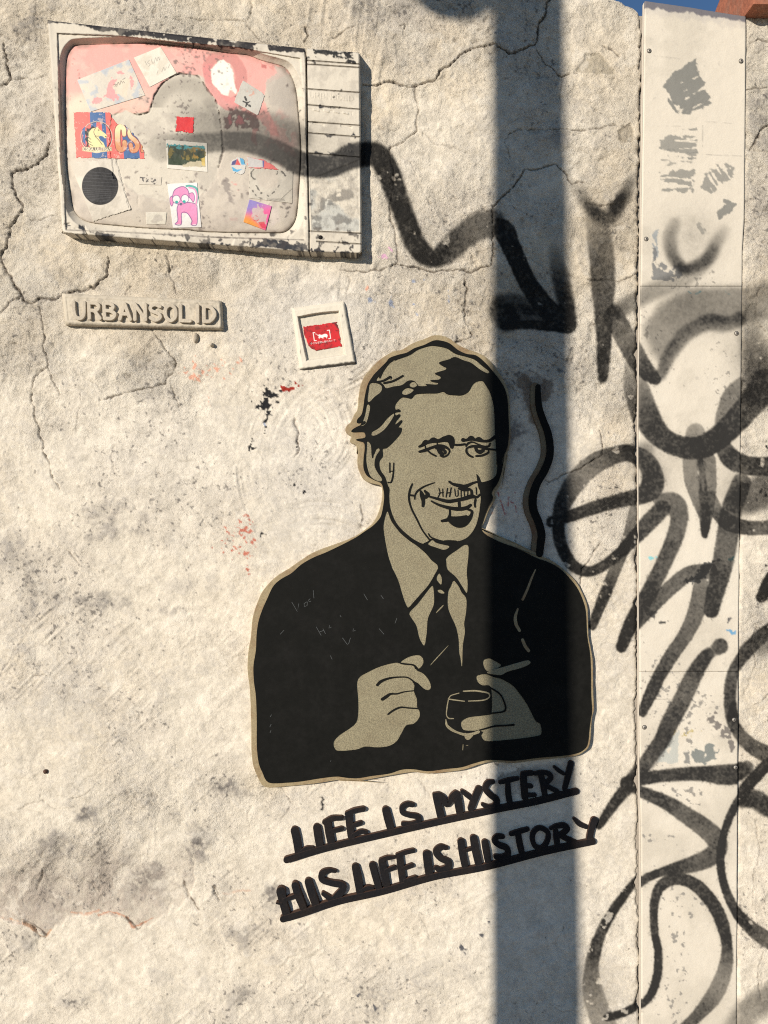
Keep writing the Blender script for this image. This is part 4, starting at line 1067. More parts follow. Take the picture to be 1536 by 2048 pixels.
tans = {
 'hair_highlight': [hair_high, P1([(240, 430), (300, 430), (338, 456), (330, 500), (280, 540), (240, 580), (218, 568), (225, 500)]),
                    P1([(215, 602), (240, 612), (240, 650), (217, 740), (190, 772), (165, 770), (178, 740), (198, 680)]),
                    P1([(428, 672), (435, 692), (400, 752), (350, 812), (290, 850), (252, 850), (255, 822), (290, 802), (330, 770), (380, 710)]),
                    P1([(502, 490), (540, 466), (594, 482), (570, 510), (530, 524), (500, 514)]), P1([(560, 432), (590, 416), (625, 440), (600, 464), (565, 455)])],
 'ear': [P2([(195, 82), (225, 110), (232, 190), (250, 165), (262, 140), (280, 132), (290, 150), (264, 190), (252, 250), (268, 300), (308, 362), (280, 374), (222, 340), (197, 280), (187, 210), (192, 130)])],
 'shirt_collar': [P2([(345, 592), (322, 650), (314, 720), (330, 830), (350, 925), (375, 1000)]) + P3([(190, 330), (260, 470), (300, 600), (330, 690), (365, 745), (420, 690), (500, 600), (560, 530), (620, 430), (653, 350), (590, 290), (540, 230), (450, 152), (390, 112), (310, 47)]) + P2([(415, 722), (372, 660)]),
                  P3([(733, 262), (830, 190), (900, 143), (944, 156), (945, 250), (930, 400), (938, 520), (928, 606), (880, 540), (820, 450), (742, 380), (728, 320)])],
 'neck': [P3([(553, 135), (595, 95), (640, 125), (760, 155), (715, 190), (640, 170)])],
 'shirt_front': [P3([(590, 535), (610, 570), (616, 680), (605, 740), (556, 850), (545, 980), (521, 1110), (470, 1040), (440, 920), (390, 840), (375, 790), (450, 710), (520, 620)]),
                 P3([(800, 485), (850, 540), (880, 600), (924, 660), (924, 780), (905, 900), (912, 980), (892, 1110), (885, 1300), (872, 1300), (863, 1230), (850, 1170), (845, 1050), (820, 930), (762, 800), (741, 720), (745, 600), (770, 540)])],
 'tie_stripe': [P3([(660, 415), (688, 460), (682, 525), (634, 470)]), P3([(645, 575), (682, 574), (716, 605), (690, 611), (652, 595)]), P3([(700, 715), (698, 740), (625, 808), (642, 770)]),
                P3([(750, 1100), (742, 1125), (592, 1290), (572, 1295), (640, 1215)])],
 'hand': [P4([(480, 145), (530, 157), (600, 165), (620, 195), (660, 215), (695, 255), (710, 300), (694, 322), (660, 310), (622, 275), (592, 264), (604, 290), (602, 330), (620, 380), (622, 430), (638, 460), (634, 500), (600, 537), (552, 548), (520, 600), (490, 650), (440, 680), (370, 689), (290, 684),
                (230, 703), (120, 711), (88, 690), (85, 650), (120, 610), (180, 570), (226, 530), (240, 470), (240, 380), (233, 280), (250, 237), (300, 207), (380, 170)]),
          P4([(512, 143), (560, 110), (620, 96), (654, 112), (661, 150), (632, 184), (602, 157), (550, 150)]),
          P4([(998, 240), (1010, 225), (1060, 219), (1110, 237), (1150, 246), (1200, 270), (1242, 300), (1290, 360), (1330, 420), (1360, 480), (1382, 520), (1410, 540), (1418, 600), (1380, 618), (1260, 635), (1100, 649), (1050, 643), (1030, 612), (1040, 588), (1000, 582), (930, 580), (904, 560), (903, 522), (950, 495), (1030, 485), (1082, 478), (1096, 468), (1100, 400), (1095, 320), (1080, 292), (1040, 291), (1008, 270)]),
          P4([(1043, 132), (1080, 118), (1120, 135), (1160, 163), (1118, 187), (1072, 200), (1048, 175)])],
}
holes = [face] + [p for L_ in tans.values() for p in L_]
blk = plate_cdt('jacket', [black_outline] + holes, D_B - .0008, D_K, M_BLACK, fig)
# the black layer is two pieces: the hair above, the suit below
me = blk.data
bm = bmesh.new(); bm.from_mesh(me)
zc = float(P(0, 1040, D_K)[2])
hair = bm.copy()
bmesh.ops.bisect_plane(bm, geom=bm.verts[:] + bm.edges[:] + bm.faces[:], plane_co=(0, 0, zc), plane_no=(0, 0, 1), clear_outer=True)
bmesh.ops.bisect_plane(hair, geom=hair.verts[:] + hair.edges[:] + hair.faces[:], plane_co=(0, 0, zc), plane_no=(0, 0, 1), clear_inner=True)
bm.to_mesh(me); bm.free()
mh = bpy.data.meshes.new('hair'); hair.to_mesh(mh); hair.free(); mh.materials.append(M_BLACK)
hair_o = put('hair', mh, fig)
tie_o = None
plate('face', [face], D_B - .001, D_I, M_TAN, fig, bevel=.0002, smooth=4)
for nm, L_ in tans.items():
    if nm == 'hand':
        join('hand', [plate('hand', [p], D_B - .001, D_I + .00005 * i, M_TAN, None, bevel=.0002, smooth=4) for i, p in enumerate(L_[:2])], fig)
        join('hand', [plate('hand', [p], D_B - .001, D_I + .00005 * i, M_TAN, None, bevel=.0002, smooth=4) for i, p in enumerate(L_[2:])], fig)
    elif nm in ('hair_highlight', 'ear', 'neck'):
        join(nm, [plate(nm, [p], D_B - .001, D_I, M_TAN, None, bevel=.0002, smooth=4) for p in L_], fig)
    else:
        for p in L_: plate(nm if nm != 'tie_stripe' else 'tie_stripe', [p], D_B - .001, D_I, M_TAN, fig, bevel=.0002, smooth=4)
# face features cut in black
DF = D_K - .0004
def feature(name, strokes, tr=P1, mat=M_BLACK, d0=D_B - .0006, d1=DF):
    return stroke_plate(name, [tr(s_) for s_ in strokes], d0, d1, mat, fig, bevel=.0002)
feature('eyebrow', [[(640, 942, 8), (665, 930, 12), (690, 908, 20), (718, 904, 13), (755, 890, 22), (795, 896, 14), (840, 882, 22), (885, 880, 32), (900, 905, 26), (903, 945, 14)], [(905, 925, 8), (960, 928, 8), (1010, 922, 8)]])
feature('eyebrow', [[(995, 888, 16), (1025, 888, 10), (1060, 874, 20), (1090, 887, 11), (1122, 884, 20), (1160, 897, 11), (1210, 892, 12), (1255, 862, 14)]])
feature('eye', [[(642, 983, 9), (690, 970, 12), (740, 950, 10), (800, 935, 12), (850, 945, 12), (880, 965, 8), (885, 982, 6)], [(688, 935, 4), (690, 960, 5)], [(785, 915, 4), (785, 935, 5)],
                 [(796, 968, 14), (812, 990, 17), (828, 1000, 14)], [(826, 962, 11), (848, 980, 11), (848, 996, 8)], [(705, 972, 6), (740, 1000, 7), (772, 1016, 7)], [(812, 1016, 7), (835, 1024, 7), (868, 1010, 6), (885, 985, 5)], [(775, 958, 6), (800, 955, 10), (835, 958, 8)]])
feature('eye', [[(1018, 938, 6), (1035, 915, 8), (1070, 905, 6), (1120, 925, 6), (1165, 940, 7), (1200, 938, 8), (1215, 915, 6)], [(1025, 955, 5), (1045, 945, 8), (1080, 938, 10), (1130, 943, 11), (1170, 955, 12), (1205, 962, 8), (1262, 968, 7)],
                 [(1096, 952, 12), (1108, 975, 14), (1130, 985, 16), (1155, 972, 13)], [(1022, 955, 6), (1022, 985, 8), (1045, 1013, 9), (1072, 1025, 7)], [(1100, 1018, 7), (1150, 1012, 8), (1195, 992, 7), (1200, 975, 5)]])
feature('nose', [[(800, 378, 8), (828, 396, 10), (870, 406, 14), (905, 414, 15), (940, 402, 11), (975, 386, 8), (1012, 376, 6)], [(868, 428, 7), (905, 434, 14), (945, 432, 10)], [(1000, 325, 3), (1012, 355, 10), (1020, 400, 12), (1024, 430, 8)]], P2)
feature('smile_line', [[(528, 393, 5), (510, 440, 7), (503, 500, 7), (520, 570, 6), (560, 650, 6), (600, 730, 5), (650, 798, 6)], [(690, 384, 3), (620, 410, 5), (570, 442, 6), (548, 475, 5), (545, 505, 4)], [(505, 475, 7), (545, 480, 7)],
                        [(590, 448, 8), (600, 480, 16), (608, 520, 12), (605, 555, 9)], [(620, 445, 8), (640, 470, 14), (625, 490, 12)], [(646, 758, 4), (662, 782, 5), (715, 808, 9), (760, 818, 8)], [(615, 832, 5), (645, 818, 5), (665, 800, 5)], [(762, 812, 5), (800, 812, 7), (850, 814, 6)]], P2)
feature('mouth', [[(650, 485, 7), (720, 505, 10), (790, 521, 13), (850, 513, 12), (910, 500, 14), (960, 485, 15), (1000, 490, 9), (1024, 470, 6)], [(668, 520, 6), (720, 546, 9), (790, 567, 12), (860, 577, 14), (920, 570, 13), (955, 548, 9)], [(870, 520, 9), (872, 562, 10)],
                   [(800, 575, 6), (803, 610, 7), (790, 652, 12), (745, 665, 9)], [(935, 580, 8), (962, 592, 9), (960, 620, 10), (938, 650, 20), (900, 675, 32), (860, 680, 33), (825, 668, 26), (795, 655, 14)], [(990, 508, 7), (985, 535, 7), (987, 562, 5)], [(800, 638, 8), (860, 640, 9), (925, 632, 10)]], P2)
feature('whisker_marks', [[(722, 425, 3), (730, 460, 3), (715, 492, 3)], [(750, 430, 3), (752, 485, 3)], [(722, 462, 3), (755, 455, 3)], [(785, 425, 3), (775, 490, 3)], [(812, 420, 3), (800, 488, 3)], [(780, 460, 3), (810, 455, 3)], [(838, 430, 3), (845, 480, 3), (862, 478, 3), (862, 440, 3)],
                         [(885, 435, 3), (885, 488, 3)], [(905, 440, 3), (912, 485, 3), (930, 480, 3), (935, 440, 3)], [(960, 440, 8), (965, 480, 10)], [(995, 420, 3), (998, 470, 3)]], P2)
feature('ear_line', [[(363, 240, 4), (363, 310, 4)], [(392, 240, 3), (388, 320, 5), (374, 378, 5), (350, 384, 4)], [(365, 300, 3), (388, 300, 3)]], P2)
feature('ear_crease', [[(235, 90, 3), (242, 140, 6), (236, 200, 4)]], P2)
feature('hair_strand', [[(320, 385, 5), (345, 330, 6), (390, 270, 5), (425, 245, 4)], [(445, 242, 3), (470, 225, 6)], [(300, 418, 6), (350, 408, 7), (405, 378, 8), (408, 392, 6)], [(355, 428, 7), (430, 410, 7), (508, 368, 6)]])
feature('knuckle_line', [[(366, 288, 8), (390, 265, 8), (440, 246, 6), (500, 238, 4), (560, 241, 4), (602, 268, 4)], [(398, 380, 9), (425, 362, 9), (450, 346, 6), (490, 345, 4), (540, 332, 3), (602, 325, 3)], [(434, 476, 4), (470, 450, 5), (515, 432, 5), (570, 436, 4), (632, 440, 4)], [(515, 148, 3), (560, 155, 3), (600, 164, 4), (612, 182, 5)]], P4)
feature('knuckle_line', [[(1085, 303, 5), (1150, 345, 5), (1180, 400, 5), (1188, 440, 5), (1170, 460, 5), (1095, 470, 4)], [(1240, 544, 6), (1190, 548, 5), (1120, 552, 5), (1050, 570, 4), (1000, 584, 4)], [(1065, 213, 3), (1110, 215, 3)], [(1170, 240, 3), (1215, 252, 4)]], P4)
plate('cigarette', [P4([(1068, 210), (1110, 188), (1170, 174), (1250, 150), (1330, 130), (1346, 150), (1290, 178), (1200, 203), (1162, 224), (1120, 222)])], D_B, D_K + .0006, M_TAN, fig, bevel=.0004, smooth=3)
gl = [[(918, 328, 4), (990, 325, 5), (1060, 335, 5), (1084, 347, 4), (1080, 370, 4), (1040, 386, 4), (950, 391, 3)], [(822, 378, 4), (870, 385, 4), (925, 392, 3)], [(824, 374, 3), (840, 355, 3), (890, 340, 3)], [(821, 386, 3), (812, 440, 4), (810, 480, 3), (825, 501, 4), (855, 503, 3)],
      [(806, 510, 3), (812, 545, 8), (840, 572, 9), (880, 592, 7), (930, 606, 9), (975, 602, 9), (1015, 588, 9)], [(930, 605, 10), (945, 628, 12), (968, 612, 10)], [(916, 670, 2.2), (914, 704, 2)], [(935, 674, 1.5), (948, 674, 1.5)]]
stroke_plate('drinking_glass', [P4(s_) for s_ in gl], D_B, D_K + .0004, M_TAN, fig, bevel=.0002)
stroke_plate('smoke_dash', [P6(s_) for s_ in ([(388, 340, 5), (352, 420, 9), (318, 510, 10), (280, 592, 11)], [(238, 672, 7), (217, 740, 13), (222, 800, 14), (252, 858, 12)], [(278, 938, 13), (300, 990, 14), (330, 1030, 13)])], D_B, D_K + .0003, M_EDGE, fig, bevel=.0002)
# scratches in the black paint
M_SCR = material('scratched_paint', base=(.07, .076, .078), rough=.7, speck=.5, speck_scale=900)
scr = [[(425, 428), (470, 505), (482, 440)], [(545, 425), (525, 440), (528, 465), (550, 455), (552, 425)], [(575, 400), (562, 410), (566, 425), (582, 418)], [(600, 330), (606, 395)], [(625, 630), (665, 700)], [(680, 645), (700, 685)], [(648, 672), (690, 658)], [(735, 618), (728, 640), (748, 632)], [(820, 535), (828, 548)],
       [(1015, 360), (1045, 410)], [(840, 720), (880, 775)], [(905, 720), (890, 770)], [(930, 645), (925, 665), (945, 660)], [(1140, 645), (1180, 690)], [(1270, 600), (1285, 560)], [(740, 865), (755, 895)], [(330, 690), (360, 658)], [(248, 1368), (258, 1350)], [(245, 1450), (255, 1428)], [(246, 1498), (254, 1478)], [(740, 1732), (746, 1726)], [(1155, 370), (1175, 400)]]
scr_o = stroke_plate('scratch', [P5([(a, b, 1.9) for a, b in s_]) for s_ in scr], D_K - .0003, D_K + .00008, M_SCR, fig, bevel=.00002, smooth=False)
scr_o['kind'] = 'stuff'

M_RUSTY = material('rusty_strip', base=(.16, .125, .075), tint=(.13, .06, .03), rough=.7, speck=.3, speck_scale=300, bump=.0005)
# the strip of smoke rising beside his head
smk = empty('smoke_strip', 'wavy dark metal strip of cigarette smoke standing on the right shoulder of the cut-out', 'wall art')
c_ = [(285, 170, 36), (285, 280, 42), (300, 400, 46), (340, 520, 48), (385, 640, 50), (408, 780, 50), (400, 900, 52), (350, 1030, 54), (275, 1160, 54), (232, 1300, 56), (238, 1430, 56), (290, 1560, 54), (320, 1680, 54), (310, 1790, 52), (300, 1880, 50)]
plate('strip_edge', [stroke_outline(SM([(a - 26, b, h + 8) for a, b, h in c_]))[0]], -.004, .0095, M_RUSTY, smk, bevel=.0012, smooth=0)
plate('strip_face', [stroke_outline(SM([(a + 4, b, h * .74) for a, b, h in c_]))[0]], .009, .0125, M_BLACK, smk, bevel=.0006, smooth=0)

# ------------------------------------------------------------------ two lines of iron lettering on their rails
def lettering(name, label, letters, rail):
    t = empty(name, label, 'lettering')
    for nm, strokes in letters:
        ob = []
        for i, s_ in enumerate(strokes):
            ring = stroke_outline(s_[:-1] if (s_[0] == s_[-1] and len(s_) > 3) else s_, s_[0] == s_[-1] and len(s_) > 3)
            e = .00018 * i
            ob.append(plate('l', ring, -.006, .0048 + e, M_IRON, None, bevel=.0003, smooth=0, side_mat=M_RUST))
        join('letter', ob, t)
    plate('rail', [stroke_outline(rail)[0]], -.006, .0054, M_IRON, t, bevel=.0003, smooth=0, side_mat=M_RUST)
    return t
l1 = [('L', [T1([(222, 640, 36), (240, 720, 36), (258, 840, 34)]), T1([(270, 840, 14), (330, 805, 22), (385, 795, 14)])]),
      ('I', [T1([(422, 612, 34), (435, 690, 36), (452, 790, 34)])]),
      ('F', [T1([(520, 570, 34), (535, 660, 36), (555, 760, 34)]), T1([(492, 565, 22), (560, 532, 24), (642, 528, 22)]), T1([(560, 645, 20), (645, 625, 22)])]),
      ('E', [T1([(712, 505, 34), (722, 600, 34), (735, 690, 34)]), T1([(694, 488, 20), (760, 462, 22), (842, 446, 22)]), T1([(760, 592, 20), (818, 572, 20)]), T1([(750, 682, 18), (820, 650, 20), (868, 655, 18)])]),
      ('I', [T1([(1046, 456, 34), (1068, 540, 36), (1090, 620, 34)])]),
      ('S', [T1([(1288, 408, 22), (1240, 402, 24), (1195, 430, 24), (1200, 478, 22), (1260, 500, 24), (1335, 515, 26), (1340, 560, 26), (1280, 585, 26), (1205, 580, 22)])]),
      ('M', [T2([(128, 300, 26), (148, 370, 30), (168, 450, 32)]), T2([(118, 284, 18), (165, 292, 26), (208, 350, 26), (228, 362, 18), (262, 300, 26), (288, 268, 20)]), T2([(296, 285, 30), (310, 350, 32), (322, 425, 30)])]),
      ('Y', [T2([(342, 256, 16), (380, 285, 20), (425, 322, 18)]), T2([(474, 238, 28), (440, 320, 28), (412, 395, 26)])]),
      ('S', [T2([(592, 178, 16), (550, 188, 24), (530, 235, 24), (570, 285, 24), (620, 325, 26), (605, 375, 26), (555, 385, 24), (508, 362, 15)])]),
      ('T', [T2([(648, 184, 14), (720, 166, 20), (792, 152, 14)]), T2([(712, 190, 20), (715, 270, 24), (728, 350, 24)])]),
      ('E', [T2([(838, 120, 26), (842, 210, 28), (850, 300, 28)]), T2([(850, 112, 20), (905, 108, 20)]), T2([(860, 212, 18), (898, 214, 18)]), T2([(865, 288, 18), (930, 286, 16)])]),
      ('R', [T2([(982, 130, 24), (996, 200, 24), (1010, 280, 22)]), T2([(932, 112, 16), (990, 102, 18), (1045, 115, 20), (1058, 150, 20), (1018, 190, 18)]), T2([(1012, 205, 18), (1060, 230, 18), (1112, 258, 18)])]),
      ('Y', [T2([(1088, 58, 12), (1120, 85, 16), (1162, 112, 14)]), T2([(1222, 30, 24), (1198, 130, 24), (1172, 235, 20)])])]
rail1 = [p + (6.6,) for p in T1([(150, 905), (500, 800), (1000, 680)])] + [p + (6.6,) for p in T2([(100, 512), (600, 405), (940, 338), (1262, 255)])]
lettering('iron_lettering', 'upper line of black iron letters on a sloping rail reading LIFE IS MYSTERY', l1, rail1)
l2 = [('H', [T1([(98, 1190, 42), (115, 1280, 36), (150, 1400, 36)]), T1([(225, 1135, 32), (255, 1230, 34), (300, 1335, 32)]), T1([(130, 1268, 18), (228, 1232, 18)]), T1([(60, 1296, 8), (100, 1300, 14)])]),
      ('I', [T1([(346, 1104, 34), (378, 1210, 36), (410, 1300, 36)])]),
      ('S', [T1([(590, 1006, 16), (530, 1000, 22), (472, 1030, 30), (475, 1085, 28), (560, 1115, 28), (640, 1130, 30), (660, 1165, 30), (615, 1225, 34), (560, 1260, 26), (480, 1212, 18)])]),
      ('L', [T1([(772, 970, 34), (792, 1070, 36), (812, 1190, 34)]), T1([(820, 1185, 12), (880, 1160, 20), (930, 1158, 12)])]),
      ('I', [T1([(926, 954, 32), (955, 1060, 32), (985, 1165, 30)])]),
      ('F', [T1([(1012, 925, 34), (1032, 1020, 34), (1055, 1130, 32)]), T1([(1000, 905, 16), (1060, 888, 20), (1120, 882, 14)]), T1([(1050, 1002, 18), (1122, 976, 20)])]),
      ('E', [T1([(1172, 880, 32), (1185, 990, 32), (1200, 1100, 32)]), T1([(1150, 862, 18), (1220, 838, 20), (1292, 822, 20)]), T1([(1210, 982, 18), (1280, 956, 20)]), T1([(1218, 1092, 14), (1312, 1064, 16)])]),
      ('I', [T2([(55, 766, 34), (65, 850, 34), (76, 930, 32)])]),
      ('S', [T2([(212, 712, 18), (165, 706, 24), (130, 745, 26), (165, 795, 24), (225, 825, 28), (225, 870, 28), (170, 892, 26), (130, 874, 18)])]),
      ('H', [T2([(332, 664, 30), (345, 760, 30), (362, 850, 28)]), T2([(434, 636, 30), (450, 730, 32), (472, 832, 30)]), T2([(360, 736, 14), (430, 715, 14)])]),
      ('I', [T2([(526, 670, 28), (538, 740, 30), (550, 812, 28)])]),
      ('S', [T2([(670, 622, 18), (625, 622, 22), (602, 655, 22), (640, 690, 22), (700, 715, 24), (712, 765, 24), (670, 790, 24), (612, 784, 18)])]),
      ('T', [T2([(738, 600, 18), (800, 582, 20), (870, 562, 18)]), T2([(795, 600, 24), (808, 680, 26), (828, 765, 24)])]),
      ('O', [T2([(975, 552, 20), (925, 580, 20), (910, 640, 20), (935, 702, 20), (988, 712, 20), (1030, 660, 20), (1035, 590, 20), (975, 552, 20)])]),
      ('R', [T2([(1098, 570, 20), (1105, 630, 24), (1112, 700, 20)]), T2([(1060, 555, 14), (1110, 536, 20), (1170, 534, 22), (1190, 565, 22), (1135, 610, 20)]), T2([(1130, 612, 18), (1200, 645, 22), (1282, 682, 20)])]),
      ('Y', [T2([(1248, 478, 14), (1285, 515, 20), (1342, 542, 18)]), T2([(1410, 488, 28), (1385, 570, 26), (1368, 655, 24)])])]
rail2 = [p + (6.6,) for p in T1([(118, 1440), (300, 1385), (600, 1285), (1000, 1195)])] + [p + (6.6,) for p in T2([(100, 950), (540, 865), (1000, 745), (1395, 662)])]
lettering('iron_lettering', 'lower line of black iron letters on a sloping rail reading HIS LIFE IS HISTORY', l2, rail2)

# ------------------------------------------------------------------ stroke alphabet for cast and printed words
FONT = {
 'U': [[(0, 0), (.02, .7), (.25, 1), (.7, 1), (.95, .7), (1, 0)]], 'R': [[(0, 1), (0, 0)], [(0, .02), (.6, .02), (.92, .2), (.7, .48), (.05, .5)], [(.5, .5), (1, 1)]],
 'B': [[(0, 1), (0, 0)], [(0, .02), (.55, .02), (.85, .2), (.6, .46), (.05, .48)], [(.55, .48), (.98, .68), (.7, .97), (0, .99)]], 'A': [[(0, 1), (.5, 0)], [(.5, 0), (1, 1)], [(.2, .66), (.8, .66)]],
 'N': [[(0, 1), (0, 0)], [(0, 0), (1, 1)], [(1, 1), (1, 0)]], 'S': [[(.95, .12), (.5, 0), (.08, .15), (.15, .4), (.8, .58), (.95, .82), (.5, 1), (.03, .86)]],
 'O': [[(.5, 0), (.05, .25), (.05, .75), (.5, 1), (.95, .75), (.95, .25), (.5, 0)]], 'L': [[(0, 0), (0, .98)], [(0, .98), (.9, .98)]], 'I': [[(.5, 0), (.5, 1)]],
 'D': [[(0, 0), (0, 1)], [(0, .02), (.55, .05), (.95, .35), (.95, .65), (.55, .95), (0, .98)]], 'C': [[(.95, .15), (.5, 0), (.06, .22), (.06, .78), (.5, 1), (.95, .85)]],
 'K': [[(0, 0), (0, 1)], [(.9, 0), (.05, .52)], [(.3, .4), (.95, 1)]], 'T': [[(0, .02), (1, .02)], [(.5, 0), (.5, 1)]],
 '6': [[(.8, 0), (.1, .5), (.2, .95), (.8, .95), (.85, .55), (.2, .5)]], '9': [[(.85, .5), (.2, .45), (.15, .1), (.8, .05), (.88, .45), (.4, 1)]], '0': [[(.5, 0), (.05, .25), (.05, .75), (.5, 1), (.95, .75), (.95, .25), (.5, 0)]],
 '2': [[(.05, .2), (.5, 0), (.9, .2), (.1, 1), (.95, 1)]],
}
def word(text, q, hw, gap=.32):
    """letters laid in the pixel quad tl, tr, br, bl -> list of (letter, strokes)"""
    q = np.array(q, float); wd = [.35 if ch == 'I' else (.45 if ch == ' ' else 1.0) for ch in text]
    tot = sum(wd) + gap * (len(text) - 1); x = 0; out = []
    for ch, w_ in zip(text, wd):
        st = []
        for s_ in FONT.get(ch, []):
            pts = []
            for a, b in s_:
                u = (x + a * w_) / tot
                p = (q[0] * (1 - u) + q[1] * u) * (1 - b) + (q[3] * (1 - u) + q[2] * u) * b
                pts.append((p[0], p[1], hw))
            st.append(pts)
        if st: out.append((ch, st))
        x += w_ + gap
    return out

plq = empty('name_plaque', 'long cast cement plaque with raised capitals reading URBANSOLID', 'plaque')
Q = PL([(95, 108), (1385, 168), (1398, 398), (122, 362)])
px, py, u, v = quad_map(Q, 330, 66)
# corner rounding and bevel
eu = np.minimum(u, 1 - u) * 320; ev = np.minimum(v, 1 - v) * 60
e = np.minimum(eu, ev)
rc = np.where((eu < 9) & (ev < 9), 9 - np.hypot(9 - eu, 9 - ev), e)
pn = fbm(66, 330, 18, 3, 201); pf = fbm(66, 330, 4, 2, 202)
dd = .0165 - .005 * np.clip(1 - rc / 6, 0, 1.25) ** 2 + .0004 * pn + .00015 * pf - .0015 * (np.exp(-((e - 9) / 1.6) ** 2) * .4)
X, Y, Z = P(px, py, dd)
pc = np.ones(px.shape + (3,), np.float32) * np.array((.50, .445, .355), np.float32)
dirt = np.clip(.5 * pn + .5 * pf - .1, 0, 1)[..., None]
pc = pc * (1 - .25 * dirt)
grid_mesh('plaque_body', X, Y, Z, pc, M_TV, plq, skirt=-.000, sharp=50)
for ch, st in word('URBANSOLID', PL([(188, 178), (1330, 212), (1330, 338), (195, 303)]), 3.8, .45):
    ob = [plate('l', stroke_outline(s_ if s_[0] != s_[-1] else s_[:-1], s_[0] == s_[-1], smooth=ch in 'URBSODC'), .0145, .0232 + .00015 * i, M_PLAQUE, None, bevel=.0011, smooth=0) for i, s_ in enumerate(st)]
    join('letter', ob, plq)

# ------------------------------------------------------------------ cast of an old television
tv = empty('television_relief', 'battered cast of an old television with a pink, sticker-covered screen fixed high on the wall', 'wall art')
T = Canvas(70, 20, 760, 540)
TX, TY = np.meshgrid(np.arange(T.w) + .5 + T.x0, np.arange(T.h) + .5 + T.y0)
t_mid = T.noise(60, 4, 301); t_f = T.noise(6, 3, 302); t_f2 = T.noise(16, 3, 303); t_g = T.noise(2.4, 1, 304)
scr_poly = [tuple(p) for p in curve(TVA([(205, 770), (207, 600), (212, 450), (225, 365), (262, 305), (320, 285), (600, 276), (840, 270), (1100, 290), (1290, 312), (1536, 352)]) + TVB([(380, 365), (500, 410), (620, 442), (690, 470), (740, 540), (775, 650), (792, 800), (810, 1000), (815, 1132)])
        + TVD([(812, 260), (800, 420), (790, 560), (775, 670), (740, 740), (680, 785), (580, 792), (300, 790), (0, 780)]) + TVC([(1200, 768), (900, 755), (650, 735), (430, 712), (340, 680), (285, 625), (262, 560), (240, 420), (222, 300), (212, 150)]), 4, True)]
sl, _m = T.poly(scr_poly, 1)
scr_in = T.zeros(); scr_in[sl] = _m
# distance outside the screen edge
q = np.array(scr_poly); dist = np.full(TX.shape, 1e9, np.float32)
for a, b in zip(q, np.roll(q, -1, 0)):
    dx, dy = b - a
    t_ = np.clip(((TX - a[0]) * dx + (TY - a[1]) * dy) / (dx * dx + dy * dy + 1e-9), 0, 1)
    dist = np.minimum(dist, (TX - a[0] - t_ * dx) ** 2 + (TY - a[1] - t_ * dy) ** 2)
dist = np.sqrt(dist); sdist = np.where(scr_in > .5, -dist, dist)
# casing height in mm
inner = TVA([(140, 190), (650, 212), (1100, 262)]) + TVB([(300, 305), (812, 392), (830, 640), (848, 1130)]) + TVD([(838, 300), (848, 845), (500, 838), (0, 822)]) + TVC([(1100, 800), (600, 782), (340, 768), (212, 765), (208, 500), (176, 300), (165, 100)]) 
sl, m = T.poly(inner, 1.0); inn = T.zeros(); inn[sl] = m
TH = T.zeros() + 30.0
TH -= 3.2 * inn
TH = np.where(inn > .02, np.minimum(TH, 30 - 3.2 * inn - 14 * np.clip(1 - sdist / 14, 0, 1) ** .8), TH)
TH = np.where(sdist < 0, 9, TH)
TH += .5 * t_mid * .6 + .10 * t_f
def groove(pts, hw, dep, soft=.8, closed=False):
    r = T.stroke([(a, b, hw) for a, b in pts], soft, smooth=False)
    TH[r[0]] -= dep * r[1]; return r
# control panel relief
seam = TVB([(848, 318), (858, 400), (862, 640), (862, 1130)]) + TVD([(868, 150), (885, 775), (885, 945)])
groove(seam, 1.4, 4)
lines = [TVB([(870, 410), (1290, 440)]), TVB([(870, 440), (1290, 468)]), TVB([(865, 640), (1290, 670)]), TVB([(870, 768), (1290, 805)]), TVB([(870, 905), (1290, 935)]), TVB([(870, 995), (1290, 1028)]), TVD([(872, 148), (1290, 182)]), TVD([(880, 778), (1305, 798)]), TVD([(945, 862), (1305, 884)])]
line_r = [groove(l, 1.1, 2.6) for l in lines]
for l in (TVB([(920, 805), (960, 815)]), TVB([(1005, 810), (1040, 822)]), TVB([(1085, 820), (1120, 830)]), TVB([(1160, 828), (1195, 838)])): groove(l, 1.5, -1.6)
for l in (TVB([(920, 915), (995, 930)]), TVB([(1145, 935), (1220, 950)])): groove(l, 2.2, 2.2)
for l in (TVB([(880, 800), (1230, 830), (1230, 850)]), TVB([(880, 905), (880, 940)])): groove(l, .7, 1.0)
for ch, st in word('690', TVD([(1110, 108), (1225, 116), (1222, 142), (1104, 134)]), .7, .35):
    for s_ in st: groove([(a, b) for a, b, _ in s_], .8, -.9)
for ch, st in word('URBNSOLD', TVB([(885, 665), (1240, 700), (1240, 735), (885, 705)]), .7, .35):
    for s_ in st: groove([(a, b) for a, b, _ in s_], .7, -.8)
# speaker grille
sl, m = T.poly(TVD([(885, 360), (1285, 200), (1290, 780), (905, 770)]), 1.5); gr = T.zeros(); gr[sl] = m
dots = (np.cos(TX * 2 * math.pi / 3.0) * np.cos(TY * 2 * math.pi / 3.0))
TH -= gr * (.9 + .9 * dots)
